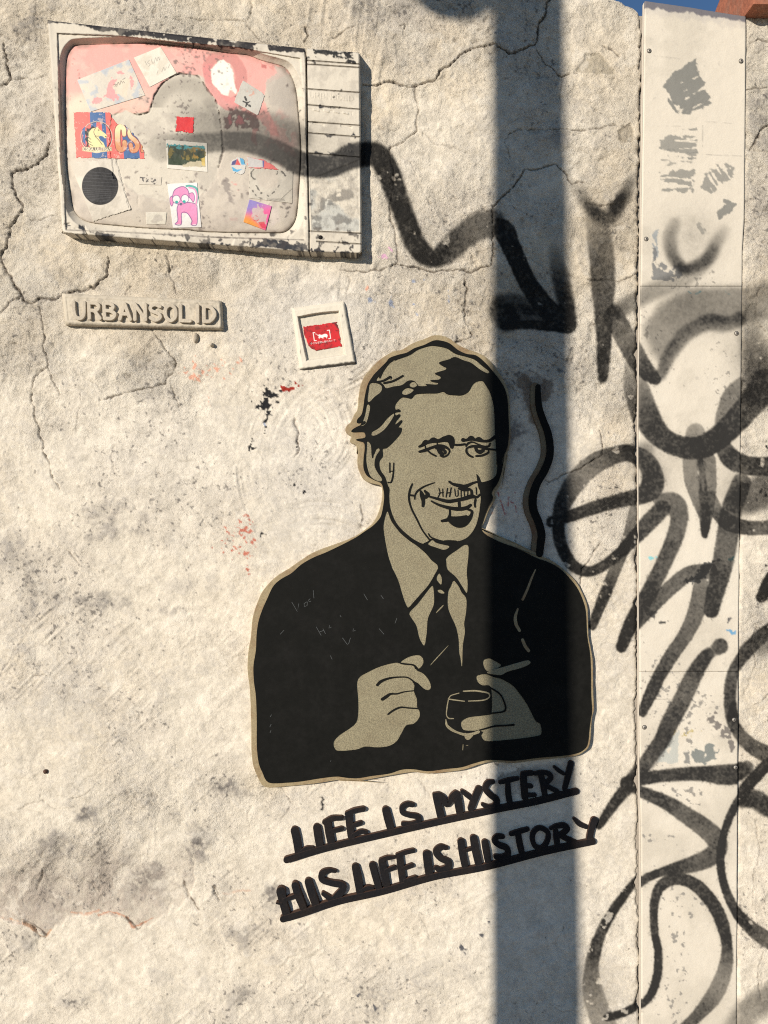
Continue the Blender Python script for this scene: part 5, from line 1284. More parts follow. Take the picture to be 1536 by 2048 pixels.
# cracked lump and old repair on the frame; chips round the lower left corner
for pts_, dp in ((TVC([(160, 740), (230, 700), (260, 720), (380, 750), (385, 870), (440, 915), (380, 890), (250, 850), (180, 800)]), 2.0), (TVC([(520, 780), (560, 860), (490, 850), (470, 790)]), .9), (TVD([(270, 830), (400, 850), (400, 910), (260, 900)]), -1.5)):
    sl, m = T.poly(pts_, 1.2, warp=2 * t_f); TH[sl] -= dp * m * (1 + .5 * t_f2[sl])
groove(TVC([(165, 790), (260, 800), (350, 850), (380, 890)]), 1.2, 3); groove(TVC([(360, 740), (385, 810), (430, 870)]), 1.3, 3); groove(TVC([(200, 440), (205, 600), (210, 740)]), 1.0, 2.5)
groove(TVC([(180, 800), (250, 830), (340, 848)]), .9, 2)
# screen bulge, with the swollen flap of plaster skin and its cracked rim
cx_, cy_ = 366, 280
rr_ = 1 - (1 - np.clip(-sdist / 80, 0, 1)) ** 2.6
SH = 15.5 + 13 * rr_ + .25 * t_mid + .09 * t_f
flap = TVA([(580, 850), (690, 805), (765, 845), (880, 822), (905, 760), (935, 680), (1010, 580), (1120, 517), (1280, 542), (1362, 655), (1430, 750), (1462, 950), (1478, 1100)]) + TVC([(1470, 180), (1440, 260), (1420, 360), (1330, 470), (1100, 560), (800, 480), (600, 350), (560, 100)])
sl, m = T.poly(flap, 1.0, warp=1.2 * t_f); fl = T.zeros(); fl[sl] = m
SH -= 1.3 * fl
r = T.stroke([(a, b, .8) for a, b in TVA([(765, 840), (800, 850), (880, 825), (905, 760), (935, 680), (1010, 580), (1120, 520), (1200, 525), (1285, 545), (1362, 655), (1430, 750), (1465, 950), (1478, 1100)])] + [(a, b, .9) for a, b in TVC([(1475, 150), (1445, 262)])], .7, warp=.8 * t_f, n=4)
crk = T.zeros(); crk[r[0]] = r[1]; SH -= 3.2 * crk
for l in (TVC([(1440, 250), (1420, 360), (1320, 480)]), TVC([(790, 440), (795, 560)]), TVC([(610, 190), (650, 330), (725, 590)]), TVA([(595, 860), (690, 805), (765, 850)])):
    r = T.stroke([(a, b, .7) for a, b in l], .7, warp=.7 * t_f); SH[r[0]] -= .8 * r[1]

# colours
tc = T.rgb((.60, .55, .46))
def tb_(c, m):
    global tc
    m = np.clip(m, 0, 1)[..., None]; tc = tc * (1 - m) + np.array(c, np.float32) * m
def tpoly(pts, c, a=1.0, soft=1.0, wr=1.0, brk=None):
    r = T.poly(pts, soft, warp=.5 * wr * t_f + .3 * wr * t_g); m = T.zeros(); m[r[0]] = r[1] * a
    if brk is not None: m = m * sstep(brk, brk + .35, .6 * t_f + .6 * t_f2)
    tb_(c, m)
def tstroke(pts, c, a=1.0, soft=1.0, wr=.5, brk=None, n=6):
    r = T.stroke(pts, soft, warp=wr * t_f, n=n); m = T.zeros(); m[r[0]] = r[1] * a
    if brk is not None: m = m * sstep(brk, brk + .35, .6 * t_f + .6 * t_f2)
    tb_(c, m)
tb_((.52, .47, .39), sstep(-.2, 1.5, t_mid) * .5)
# ageing black under the flaking paint
tpoly(TVA([(60, 88), (250, 90), (600, 118), (900, 155), (1200, 185), (1536, 222), (1536, 292), (1250, 262), (1000, 235), (850, 210), (700, 215), (600, 170), (480, 172), (400, 140), (230, 110), (60, 100)]), (.022, .02, .022), 1, 1.0, 2.4, -1.3)
tpoly(TVB([(0, 205), (300, 232), (600, 268), (850, 310), (850, 345), (600, 330), (400, 325), (200, 300), (0, 278)]), (.022, .02, .022), 1, 1.0, 2.4, -.9)
tpoly(TVB([(915, 318), (1250, 345), (1290, 380), (1285, 400), (1200, 385), (1100, 385), (1000, 350), (920, 345)]), (.02, .02, .02), 1, 1, 2.4, -.9)
tpoly(TVB([(870, 380), (930, 380), (930, 430), (880, 420)]), (.02, .02, .02), 1, 1, 2, -.8)
tpoly(TVB([(1200, 405), (1260, 405), (1260, 435), (1200, 430)]), (.02, .02, .02), 1, 1, 2, -.8)
for pts_ in (TVB([(960, 990), (1040, 1005), (1110, 1015), (1040, 1022)]), TVB([(1220, 1000), (1255, 1005), (1250, 1028), (1222, 1025)]), TVB([(960, 775), (1130, 790), (1130, 800), (960, 788)]), TVD([(875, 120), (960, 140), (1080, 140), (1110, 160), (900, 150)]), TVD([(1180, 130), (1250, 130), (1290, 170), (1200, 165)]), TVD([(1200, 75), (1240, 85), (1230, 110)]),
             TVD([(500, 835), (700, 850), (840, 850), (880, 930), (840, 945), (700, 925), (560, 905), (430, 905), (520, 860)]), TVD([(905, 920), (960, 925), (1000, 940), (920, 940)]), TVD([(1050, 935), (1280, 950), (1270, 962), (1060, 955)]), TVD([(1130, 860), (1200, 862), (1200, 880), (1120, 876)]), TVD([(980, 870), (1040, 880), (1030, 890)]),
             TVD([(30, 850), (140, 870), (250, 880), (260, 900), (60, 885)]), TVC([(1260, 870), (1420, 880), (1536, 890), (1530, 900), (1270, 890)]), TVC([(460, 790), (560, 800), (560, 860), (430, 860)]), TVC([(215, 725), (340, 735), (370, 770), (220, 762)]), TVC([(1090, 855), (1210, 868), (1190, 880), (1100, 870)]), TVC([(1175, 800), (1210, 820), (1200, 870), (1180, 860)])):
    tpoly(pts_, (.025, .028, .035), 1, 1, 2.6, -.9)
spk = sstep(2.7, 3.1, t_f + .6 * t_mid + .25 * t_g)
tb_((.05, .045, .04), spk * .9)
tb_((.25, .22, .19), sstep(1.4, 2.6, t_f2 + .3 * t_f) * .25)
# grime on the left flank, blue-grey grille
tb_((.34, .31, .27), sstep(112, 98, TX) * .35 * (TX < 130))
tb_((.40, .43, .42), gr * .55 * sstep(-.6, .8, t_mid + t_f2 * .5))
tb_((.12, .115, .11), gr * sstep(.1, .8, -dots + .4 * t_f) * .55)
for pts_ in (TVD([(960, 640), (980, 520), (1100, 465), (1220, 430), (1240, 500), (1100, 540), (1020, 580), (980, 650)]), TVD([(1060, 680), (1120, 630), (1220, 680), (1220, 720), (1100, 725)]), TVD([(905, 655), (980, 650), (985, 740), (905, 740)])):
    tpoly(pts_, (.10, .095, .09), .62, 3, 3, -.9)
for r in line_r: mm = T.zeros(); mm[r[0]] = r[1]; tb_((.10, .085, .07), mm * .8)
for l in (seam, TVA([(140, 190), (650, 212), (1536, 332)]), TVA([(140, 190), (165, 600), (180, 1130)]), TVC([(205, 300), (208, 765)]), TVC([(212, 768), (600, 784), (1536, 832)]), TVD([(0, 824), (838, 848)])):
    tstroke([(a, b, .9) for a, b in l], (.12, .10, .085), .75, .6, .3)
tb_((.10, .09, .08), sstep(1.9, 2.3, t_f + .5 * t_mid) * .8 * (np.abs(TY - 500) < 45))
tb_((.30, .27, .23), sstep(.5, 1.8, T.noise(22, 4, 314) + .5 * t_f) * .30)
tb_((.035, .032, .035), sstep(1.35, 1.6, T.noise(9, 3, 315) + .25 * t_g) * (sstep(26, 8, np.abs(TY - (478 + (TX - 130) * .03)) ) * .9 + .8 * sstep(14, 4, np.abs(TX - 616)) * (TY > 380)))
frame_rgb = tc.copy()
# --- screen paint
tc = T.rgb((.56, .50, .42))
tb_((.50, .44, .38), sstep(-.2, 1.3, t_mid) * .6)
pink = (.76, .36, .32)
tpoly([(120, 80), (400, 80), (545, 110), (600, 140), (560, 155), (535, 168), (528, 200), (545, 240), (560, 275), (540, 268), (520, 240), (470, 214), (448, 200), (440, 190), (420, 160), (400, 150), (352, 146), (330, 162), (310, 188), (298, 225), (268, 226), (225, 228), (215, 222), (125, 222)], pink, .92, 2, 1.5)
tpoly([(120, 190), (225, 190), (300, 180), (300, 226), (225, 228), (200, 224), (120, 300)], (.70, .52, .41), .7, 14, 2)
tpoly([(120, 215), (160, 190), (200, 215), (140, 226)], (.66, .58, .46), .9, 10, 2)
tb_((.62, .50, .42), sstep(.9, 1.4, t_f2 + .4 * t_mid) * .35 * (TY < 215))
tpoly([(530, 250), (560, 220), (590, 260), (590, 330), (560, 330), (530, 300)], pink, .4, 8, 3, -.2)
tpoly(TVB([(525, 600), (540, 560), (620, 510), (600, 450), (680, 470), (740, 540), (780, 700), (760, 770), (680, 790), (560, 760)]), (.48, .43, .37), .85, 2, 1.5)
tstroke([(425, 155, 14), (417, 135, 12), (425, 118, 10), (450, 112, 11), (472, 125, 11), (482, 150, 12), (480, 172, 12)], (.52, .22, .20), .75, 1.5)
tstroke([(418, 140, 13), (425, 170, 13), (440, 195, 13), (460, 208, 13), (478, 200, 12)], (.64, .25, .24), .8, 1.5)
tpoly(TVB([(90, 480), (150, 410), (190, 400), (240, 450), (270, 520), (280, 600), (300, 650), (290, 680), (240, 650), (230, 700), (180, 680), (100, 590)]), (.80, .77, .68), 1, 1, 1.4)
tpoly(TVB([(230, 790), (320, 810), (460, 850), (470, 890), (495, 920), (470, 950), (480, 980), (380, 960), (300, 960), (220, 980), (190, 950), (190, 870), (225, 860)]), (.10, .04, .04), .85, 1.5, 3, -1.0)
tpoly(TVB([(230, 850), (400, 880), (330, 930), (240, 920)]), (.45, .14, .15), .7, 2, 3, -.2)
tpoly(TVB([(420, 960), (460, 960), (455, 1090), (420, 1060)]), (.55, .20, .18), .6, 1.5, 2)
tpoly(TVB([(490, 430), (545, 450), (535, 470), (500, 460)]), (.35, .08, .08), .7, 1, 2)
tpoly(TVB([(560, 460), (600, 440), (600, 495), (570, 480)]), (.55, .25, .22), .7, 1, 2)
tpoly(TVD([(170, 385), (200, 340), (240, 360), (260, 480), (270, 560), (230, 540), (210, 440)]), (.20, .17, .16), .7, 1.5, 3, -.5)
tpoly(TVD([(250, 380), (300, 400), (330, 430), (340, 460), (290, 440), (250, 420)]), (.66, .30, .27), .7, 1.5, 2.4, -.4)
for pts_ in (TVD([(325, 460), (350, 470), (350, 515), (330, 500)]), TVD([(640, 575), (680, 590), (740, 565), (740, 590), (690, 605)]), TVD([(675, 635), (715, 620), (712, 665), (690, 672)])):
    tpoly(pts_, (.12, .10, .09), .8, 1, 2, -.8)
tpoly(TVD([(580, 600), (640, 600), (640, 700), (600, 745), (565, 740), (560, 650)]), (.60, .52, .48), .5, 2, 2)
tpoly(TVD([(570, 700), (600, 690), (610, 730), (575, 745)]), (.55, .12, .12), .6, 1, 2, -.2)
tpoly(TVD([(245, 665), (310, 668), (300, 692), (240, 690)]), (.50, .30, .27), .5, 1.2, 2)
# the flap: bare whitish skin, grey rim
sl = None
tb_((.60, .55, .46), fl)
tb_((.33, .30, .25), fl * sstep(22, 4, np.hypot((TX - 372) / 1.0, TY - 238) - 72 + 30 * 0 ) * sstep(40, 66, np.hypot(TX - 372, TY - 238)) * (TY < 215) * .75)
tpoly(TVA([(1310, 720), (1400, 700), (1460, 950), (1440, 1000), (1380, 850)]), (.30, .27, .23), .4, 4, 2)
tb_((.10, .08, .07), crk * .8)
tb_((.15, .12, .11), sstep(2.7, 3.1, t_f + .5 * t_mid) * .8)
tb_((.36, .28, .26), sstep(1.9, 3.0, t_f2 + .3 * t_g) * .3)
tb_((.36, .32, .28), sstep(.4, 1.8, T.noise(30, 4, 311) + .4 * t_f) * .38 * (TY > 225))
tb_((.16, .13, .12), sstep(2.5, 2.9, T.noise(3.5, 2, 312) + .7 * T.noise(50, 3, 313)) * .7)
r = T.stroke([(x_, y_, 5) for x_, y_ in scr_poly[::6] + scr_poly[:1]], 5, smooth=False); mm = T.zeros(); mm[r[0]] = r[1]; tb_((.22, .18, .15), mm * np.clip(.3 + .35 * t_f2, 0, .8))
scr_rgb = tc.copy()
kt = W.sample(Kp, TX, TY)
INK = np.array((.022, .021, .020), np.float32)
frame_rgb = frame_rgb * (1 - kt[..., None]) + INK * kt[..., None]
scr_rgb = scr_rgb * (1 - .93 * kt[..., None]) + INK * .93 * kt[..., None]

def tvH(px, py, which=TH): return T.sample(which, px, py) / 1000.0
# casing: everything but the right-hand panel
def tv_part(name, quad, nu, nv, rad, Hc, rgb, bev=3.5, extra=None, sides=(1, 1, 1, 1)):
    px, py, u, v = quad_map(quad, nu, nv)
    qa = np.array(quad, float); lw = np.linalg.norm(qa[1] - qa[0]); lh = np.linalg.norm(qa[3] - qa[0])
    big = 1e3
    el = np.where(sides[0], u * lw, big); er_ = np.where(sides[1], (1 - u) * lw, big); et = np.where(sides[2], v * lh, big); eb = np.where(sides[3], (1 - v) * lh, big)
    ex, ey = np.minimum(el, er_), np.minimum(et, eb)
    e = np.minimum(ex, ey); cr = (ex < rad) & (ey < rad)
    e = np.where(cr, rad - np.hypot(rad - ex, rad - ey), e)
    dd = tvH(px, py, Hc) - .0045 * np.clip(1 - e / bev, 0, 1) ** 2 - np.where(e < 0, .026, 0)
    X, Y, Z = P(px, py, dd)
    return grid_mesh(name, X, Y, Z, T.sample(rgb, px, py), M_TV, tv, skirt=.000, sharp=60, mask=None)
tv_part('casing', TVA([(62, 84)]) + TVB([(852, 312)]) + TVD([(880, 950)]) + TVC([(182, 797)]), 380, 320, 9, TH, frame_rgb, sides=(1, 0, 1, 1))
tv_part('control_panel', TVB([(866, 312), (1292, 345)]) + TVD([(1308, 962), (886, 948)]), 120, 300, 7, TH, frame_rgb, sides=(0, 1, 1, 1))
# lower casing lip that juts below the front face
lp = empty('x', 'x', 'x'); bpy.data.objects.remove(lp)
# the screen as rings from its edge to its middle
q = np.array(scr_poly); nr = 135
tt = np.linspace(0, 1, nr)[:, None]
cx_, cy_ = 366.0, 281.0
qq = np.vstack([q, q[:1]])
# densify the rim
seg = np.r_[0, np.cumsum(np.hypot(*np.diff(qq, axis=0).T))]
s_ = np.linspace(0, seg[-1], 560)
rx_ = np.interp(s_, seg, qq[:, 0]); ry_ = np.interp(s_, seg, qq[:, 1])
px = rx_[None, :] + (cx_ - rx_[None, :]) * (tt * .999); py = ry_[None, :] + (cy_ - ry_[None, :]) * (tt * .999)
dd = tvH(px, py, SH); dd[0] -= .003
X, Y, Z = P(px, py, dd)
o = grid_mesh('screen', X, Y, Z, T.sample(scr_rgb, px, py), M_TV, tv)
x, y, z = [float(a) for a in P(*TVD([(975, 828)])[0], .0305)]
bm = bmesh.new(); bmesh.ops.create_uvsphere(bm, u_segments=20, v_segments=10, radius=.0042)
for v in bm.verts: v.co.y *= .5
bmesh.ops.translate(bm, verts=bm.verts, vec=(x, y, z))
bm_obj('knob', bm, M_IRON, tv, smooth=True)

# ------------------------------------------------------------------ stickers on the television screen
def sticker(name, label, quad, draw, res=.62, lift=.0007, clip=None, curl=None, base=(.60, .55, .47), spraya=.0, sc=2.0, surf=SH, group='stickers on the television screen', cat='sticker'):
    q = np.array(quad, float)
    A = Canvas(q[:, 0].min() - 4, q[:, 1].min() - 4, q[:, 0].max() + 4, q[:, 1].max() + 4, sc)
    A.rgbv = A.rgb(base); A.n1 = A.noise(12, 4, int(q[0, 0]) + 7); A.n2 = A.noise(3, 2, int(q[0, 1]) + 9)
    draw(A)
    lw = np.linalg.norm(q[1] - q[0]); lh = np.linalg.norm(q[3] - q[0])
    px, py, u, v = quad_map(quad, max(8, int(lw / res)), max(8, int(lh / res)))
    dd = tvH(px, py, surf) if surf is not None else np.zeros_like(px)
    dd = dd + lift + .00005 * A.sample(A.n1, px, py)
    if curl is not None: dd = dd + curl(u, v)
    col = A.sample(A.rgbv, px, py)
    if spraya:
        k = W.sample(Kp, px, py)[..., None] * spraya; col = col * (1 - k) + INK * k
    mask = None
    if clip is not None:
        sl, m = A.poly(clip, .3, warp=.8 * A.n2); mm = A.zeros(); mm[sl] = m
        mask = A.sample(mm, px, py) > .4
    X, Y, Z = P(px, py, dd)
    o = grid_mesh(name, X, Y, Z, col, M_STICK, None, mask=mask)
    sol = None
    # real paper thickness: a second sheet is not needed, the edge is closed by extrusion
    bm = bmesh.new(); bm.from_mesh(o.data)
    be = [e for e in bm.edges if e.is_boundary]
    r_ = bmesh.ops.extrude_edge_only(bm, edges=be)
    for g in r_['geom']:
        if isinstance(g, bmesh.types.BMVert): g.co.y += lift * .9 + .0004
    bm.to_mesh(o.data); bm.free()
    return tag(o, label, cat, group)
def A_poly(A, pts, c, a=1.0, soft=.4, wr=.0, thr=None):
    r = A.poly(pts, soft, warp=wr * A.n2 if wr else None)
    if r is None: return
    sl, m = r; m = m * a
    if thr is not None: m = m * sstep(thr, thr + .4, A.n1[sl])
    m = m[..., None]; A.rgbv[sl] = A.rgbv[sl] * (1 - m) + np.array(c, np.float32) * m
def A_str(A, pts, c, a=1.0, soft=.35, wr=0, smooth=True):
    r = A.stroke(pts, soft, warp=wr * A.n2 if wr else None, n=5, smooth=smooth)
    if r is None: return
    sl, m = r; m = (m * a)[..., None]; A.rgbv[sl] = A.rgbv[sl] * (1 - m) + np.array(c, np.float32) * m
def A_all(A, c, m):
    m = np.clip(m, 0, 1)[..., None]; A.rgbv = A.rgbv * (1 - m) + np.array(c, np.float32) * m

def d_blue(A):
    A_all(A, (.44, .47, .50), sstep(-.3, .9, A.n1) * .9); A_all(A, (.70, .30, .30), 0 * A.n1)
    for p in (TVA([(550, 600), (580, 545), (620, 560), (600, 640), (640, 700), (640, 725), (585, 725), (520, 700), (540, 655)]), TVA([(415, 745), (440, 705), (510, 705), (490, 750), (430, 760)]), TVA([(730, 530), (760, 560), (750, 620), (735, 635), (720, 570)]), TVA([(615, 500), (650, 495), (680, 515), (630, 520)])):
        A_poly(A, p, (.72, .30, .30), .85, .8, 1.2)
    A_poly(A, TVA([(590, 620), (640, 560), (730, 560), (720, 640), (690, 700), (620, 680)]), (.66, .58, .46), .9, 1, 1.2)
    for l in ([(595, 605), (618, 600), (605, 620)], [(620, 620), (632, 585), (645, 605)], [(650, 600), (655, 572), (668, 592)], [(668, 562), (690, 550)], [(672, 575), (684, 590)]):
        A_str(A, [(a, b, .5) for a, b in TVA(l)], (.08, .08, .08), .9)
    A_str(A, [(a, b, .35) for a, b in TVA([(802, 690), (812, 680), (825, 685)])], (.15, .2, .3), .8)
    A_poly(A, TVA([(340, 600), (420, 580), (450, 640), (400, 670), (350, 640)]), (.64, .57, .45), .7, 2, 1)
sticker('paper_sticker', 'faded pale blue sticker with pink blots in the upper left of the screen', TVA([(300, 565), (720, 400), (850, 690), (410, 822)]), d_blue)
def d_white(A):
    A_all(A, (.70, .66, .56), .9 + 0 * A.n1); A_all(A, (.58, .52, .42), sstep(0, 1.3, A.n1) * .6)
    for l in ([(850, 415), (862, 440)], [(885, 405), (870, 425), (890, 440), (878, 458)], [(900, 400), (910, 430), (925, 425)], [(925, 420), (935, 385), (945, 415)], [(950, 410), (955, 380), (968, 405), (970, 378)], [(945, 520), (955, 490)], [(985, 500), (1000, 465), (1010, 490), (1022, 460)], [(1035, 470), (1050, 440)]):
        A_str(A, [(a, b, .42) for a, b in TVA(l)], (.14, .13, .12), .75)
sticker('paper_sticker', 'whitish square paper sticker with scrawled capitals near the top of the screen', TVA([(760, 385), (975, 297), (1106, 510), (890, 622)]), d_white, curl=lambda u, v: .0018 * np.clip(u + v - 1.5, 0, 1) ** 1.5)
def d_flag(A):
    red, blue, cream, dark = (.74, .145, .125), (.055, .13, .30), (.72, .60, .28), (.03, .03, .04)
    A_all(A, red, 1 + 0 * A.n1)
    for p in ([(455, 170), (695, 170), (730, 900), (490, 900)], [(940, 350), (1180, 350), (1230, 910), (985, 910)]): A_poly(A, HS(p), blue)
    A_str(A, HS([(562, 325, 5), (440, 370, 5), (340, 480, 5), (325, 580, 5), (370, 710, 5), (560, 812, 5), (750, 720, 5), (800, 600, 5), (780, 470, 5), (690, 360, 5), (562, 325, 5)]), (.60, .52, .42), .9)
    A_str(A, HS([(562, 336, 6), (445, 378, 6), (350, 485, 6), (335, 580, 6), (380, 705, 6), (560, 800, 6), (742, 715, 6), (790, 600, 6), (770, 475, 6), (685, 370, 6), (562, 336, 6)]), (.05, .045, .07), .9)
    A_poly(A, HS([(340, 450), (385, 400), (395, 700), (350, 640)]), blue); A_poly(A, HS([(560, 345), (635, 345), (650, 480), (560, 460)]), red); A_poly(A, HS([(395, 420), (470, 360), (480, 470), (395, 520)]), red)
    A_poly(A, HS([(380, 470), (410, 480), (405, 430), (450, 440), (500, 400), (545, 420), (480, 500), (440, 600), (440, 720), (400, 720), (420, 660), (380, 600), (410, 560), (385, 520)]), dark)
    A_poly(A, HS([(545, 425), (575, 415), (605, 450), (660, 490), (700, 520), (725, 550), (715, 580), (690, 590), (660, 560), (620, 550), (592, 570), (620, 620), (668, 655), (690, 710), (690, 730), (480, 730), (445, 690), (430, 620), (440, 560), (440, 500), (490, 440)]), (.72, .64, .33))
    for l in ([(545, 430), (520, 490), (545, 550), (600, 555)], [(540, 560), (600, 620), (650, 690)], [(435, 570), (475, 605)], [(430, 620), (480, 655)], [(440, 670), (500, 700)]): A_str(A, HS([(a, b, 5) for a, b in l]), dark, .9)
    A_str(A, HS([(590, 462, 9), (598, 464, 9)]), dark, .8); A_str(A, HS([(700, 562, 9), (715, 568, 6)]), dark, .9)
    A_poly(A, HS([(342, 722), (795, 722), (800, 782), (650, 800), (560, 812), (470, 800), (342, 782)]), (.62, .52, .30)); A_poly(A, HS([(350, 728), (790, 728), (792, 776), (348, 776)]), dark, .8)
    for ch, st in word('CSKA ULTRAS', HS([(356, 734), (784, 734), (784, 772), (356, 772)]), .62, .3):
        for s_2 in st: A_str(A, s_2, (.74, .68, .50), .95, smooth=False)
    for ch, st in word('2000', HS([(530, 784), (614, 784), (614, 804), (530, 804)]), .4, .3):
        for s_2 in st: A_str(A, s_2, (.74, .66, .45), .9, smooth=False)
    Cc = [(985, 530, 30), (975, 440, 34), (925, 410, 38), (888, 460, 40), (885, 600, 40), (900, 730, 40), (945, 765, 36), (990, 720, 34), (990, 650, 32)]
    Sc = [(1090, 450, 30), (1062, 500, 26), (1085, 565, 30), (1150, 620, 32), (1190, 690, 32), (1170, 765, 30), (1105, 775, 28), (1085, 690, 28)]
    Kc = [(1262, 690, 16), (1262, 790, 16)]
    for cc in (Cc, Sc, Kc): A_str(A, HS([(a, b, h + 11) for a, b, h in cc]), (.22, .05, .05))
    yy = (np.arange(A.h)[:, None] / A.sc + A.y0 + 0 * A.n1)
    for cc in (Cc, Sc, Kc):
        r = A.stroke(HS([(a, b, h) for a, b, h in cc]), .4, n=6)
        sl, m = r; g = sstep(255, 296, yy[sl])[..., None]
        colr_ = np.array((.76, .68, .40), np.float32) * (1 - g) + np.array((.58, .25, .12), np.float32) * g
        A.rgbv[sl] = A.rgbv[sl] * (1 - m[..., None]) + colr_ * m[..., None]
    A_all(A, (.66, .50, .42), sstep(1.2, 1.9, A.n2 + .3 * A.n1) * .5)
sticker('printed_sticker', 'torn red and blue supporters sticker with a horse head and the words CSKA ULTRAS', HS([(205, 185), (1310, 185), (1310, 905), (250, 890)]), d_flag, clip=HS([(207, 186), (462, 184), (770, 190), (792, 262), (880, 365), (1000, 392), (1060, 450), (1190, 590), (1240, 655), (1290, 800), (1300, 903), (900, 900), (252, 888)]), res=.55, sc=3)
def d_vent(A):
    A_all(A, (.50, .455, .38), sstep(-1, 1, A.n1) * .7); A_all(A, (.62, .57, .48), sstep(.2, 1.2, -A.n1) * .6)
    cx, cy, r0 = 200.3, 372, 36.5
    A_poly(A, [(cx + r0 * math.cos(t), cy + (r0 + 1.5) * math.sin(t)) for t in np.linspace(0, 2 * math.pi, 60, endpoint=False)], (.006, .006, .008), 1, .3)
    for k, yy in enumerate([10, 16, 22, 29, 36, 43, 47, 51, 55, 58.5, 61.5, 64.5, 67]):
        dy = yy - 37; hw_ = math.sqrt(max(0, (r0 - 1) ** 2 - dy * dy))
        A_str(A, [(cx - hw_, cy + dy - 1.5 + .04 * k, .18), (cx + hw_, cy + dy + 2.4, .18)], (.16, .165, .18), .6, .3, smooth=False)
sticker('paper_sticker', 'beige paper sticker with a large black ruled disc in the lower left of the screen', TVC([(236, 215), (612, 190), (735, 600), (432, 700)]), d_vent, clip=TVC([(240, 216), (612, 192), (660, 350), (733, 600), (432, 700), (330, 590), (262, 400)]), curl=lambda u, v: .0035 * np.clip(u * v - .55, 0, 1) ** 1.4 + .003 * np.clip(v - .9, 0, 1))
def d_red(A): A_all(A, (.58, .03, .035), 1 + 0 * A.n1); A_all(A, (.45, .02, .03), sstep(0, 1.5, A.n2) * .4)
sticker('printed_sticker', 'small plain red square sticker on the bare patch of the screen', TVA([(1105, 857), (1245, 868), (1240, 998), (1095, 982)]), d_red, clip=TVA([(1105, 857), (1245, 868), (1240, 998), (1180, 990), (1170, 970), (1160, 988), (1095, 982)]), base=(.7, .1, .1))
def d_trees(A):
    A_all(A, (.66, .62, .54), 1 + 0 * A.n1)
    A_poly(A, TVC([(1036, 78), (1330, 92), (1338, 258), (1036, 240)]), (.03, .05, .025))
    A_poly(A, TVC([(1036, 78), (1330, 92), (1331, 120), (1036, 110)]), (.05, .28, .30), 1, .5, 1.5)
    A_poly(A, TVC([(1036, 95), (1100, 85), (1160, 100), (1210, 110), (1260, 95), (1310, 105), (1332, 120), (1334, 190), (1200, 200), (1036, 190)]), (.20, .15, .03), .85, .5, 1.5, -.2)
    A_poly(A, TVC([(1090, 100), (1140, 88), (1160, 120), (1150, 180), (1100, 180)]), (.34, .20, .03), .8, .5, 1.5, -.6); A_poly(A, TVC([(1240, 105), (1280, 95), (1310, 120), (1300, 190), (1240, 180)]), (.30, .17, .03), .8, .5, 1.5, -.4)
    A_all(A, (.015, .03, .012), sstep(.2, .9, A.noise(5, 2, 77)) * (np.arange(A.h)[:, None] / A.sc + A.y0 > 292) * (np.arange(A.h)[:, None] / A.sc + A.y0 < 326) * (np.arange(A.w)[None, :] / A.sc + A.x0 > 337) * (np.arange(A.w)[None, :] / A.sc + A.x0 < 409) * .8)
    A_poly(A, TVC([(1150, 240), (1220, 215), (1330, 215), (1338, 258), (1160, 252)]), (.50, .44, .30), .9, .6, 1); A_poly(A, TVC([(1305, 190), (1332, 180), (1336, 250), (1308, 245)]), (.62, .45, .12), .8)
sticker('printed_sticker', 'small landscape picture sticker of autumn trees with a white border', TVC([(1016, 38), (1350, 66), (1356, 300), (1030, 270)]), d_trees, spraya=.55, sc=3)
def d_dog(A):
    A_all(A, (.72, .70, .68), 1 + 0 * A.n1)
    pk, pu, te = (.74, .26, .46), (.22, .10, .26), (.03, .33, .30)
    body = [(1120, 560), (1180, 545), (1258, 558), (1270, 600), (1268, 722), (1222, 725), (1228, 690), (1190, 632), (1145, 632), (1142, 722), (1092, 720), (1115, 690), (1108, 600)]
    A_poly(A, TVC(body), pk); A_str(A, [p[:2] + (.9,) for p in TVC(body + body[:1])], pu, .95)
    head = [(1070, 500), (1085, 450), (1120, 425), (1160, 418), (1195, 445), (1205, 500), (1185, 545), (1140, 560), (1095, 550)]
    A_str(A, [p[:2] + (2.2,) for p in TVC([(1262, 560), (1275, 490), (1262, 430), (1215, 412), (1185, 412)])], te, .9); A_str(A, [p[:2] + (1.5,) for p in TVC([(1262, 560), (1268, 490), (1250, 440), (1205, 425)])], pk, .95)
    for ear in ([(1050, 510), (1066, 495), (1078, 540), (1066, 575), (1052, 550)], [(1202, 475), (1235, 468), (1250, 505), (1240, 542), (1222, 520), (1205, 500)]):
        A_poly(A, TVC(ear), pk); A_str(A, [p[:2] + (.8,) for p in TVC(ear + ear[:1])], pu, .95)
    A_poly(A, TVC(head), pk); A_str(A, [p[:2] + (.9,) for p in TVC(head + head[:1])], pu, .95)
    for cx, cy in ((1102, 520), (1172, 515)):
        ring = [(cx + 31 * math.cos(t), cy + 33 * math.sin(t)) for t in np.linspace(0, 2 * math.pi, 20)]
        A_poly(A, TVC(ring), (.74, .72, .68)); A_str(A, [p[:2] + (.8,) for p in TVC(ring)], pu, .9)
    for cx, cy in ((1105, 542), (1166, 538)): A_poly(A, TVC([(cx + 13 * math.cos(t), cy + 12 * math.sin(t)) for t in np.linspace(0, 6.28, 12, endpoint=False)]), te)
    A_poly(A, TVC([(1128, 548), (1150, 548), (1145, 570), (1132, 570)]), (.10, .09, .16))
sticker('printed_sticker', 'white sticker with a drawn pink four-legged animal with big round eyes', TVC([(1030, 395), (1270, 385), (1305, 745), (1075, 750)]), d_dog, sc=3, curl=lambda u, v: .001 * np.clip(u - .85, 0, 1) * (1 - v))
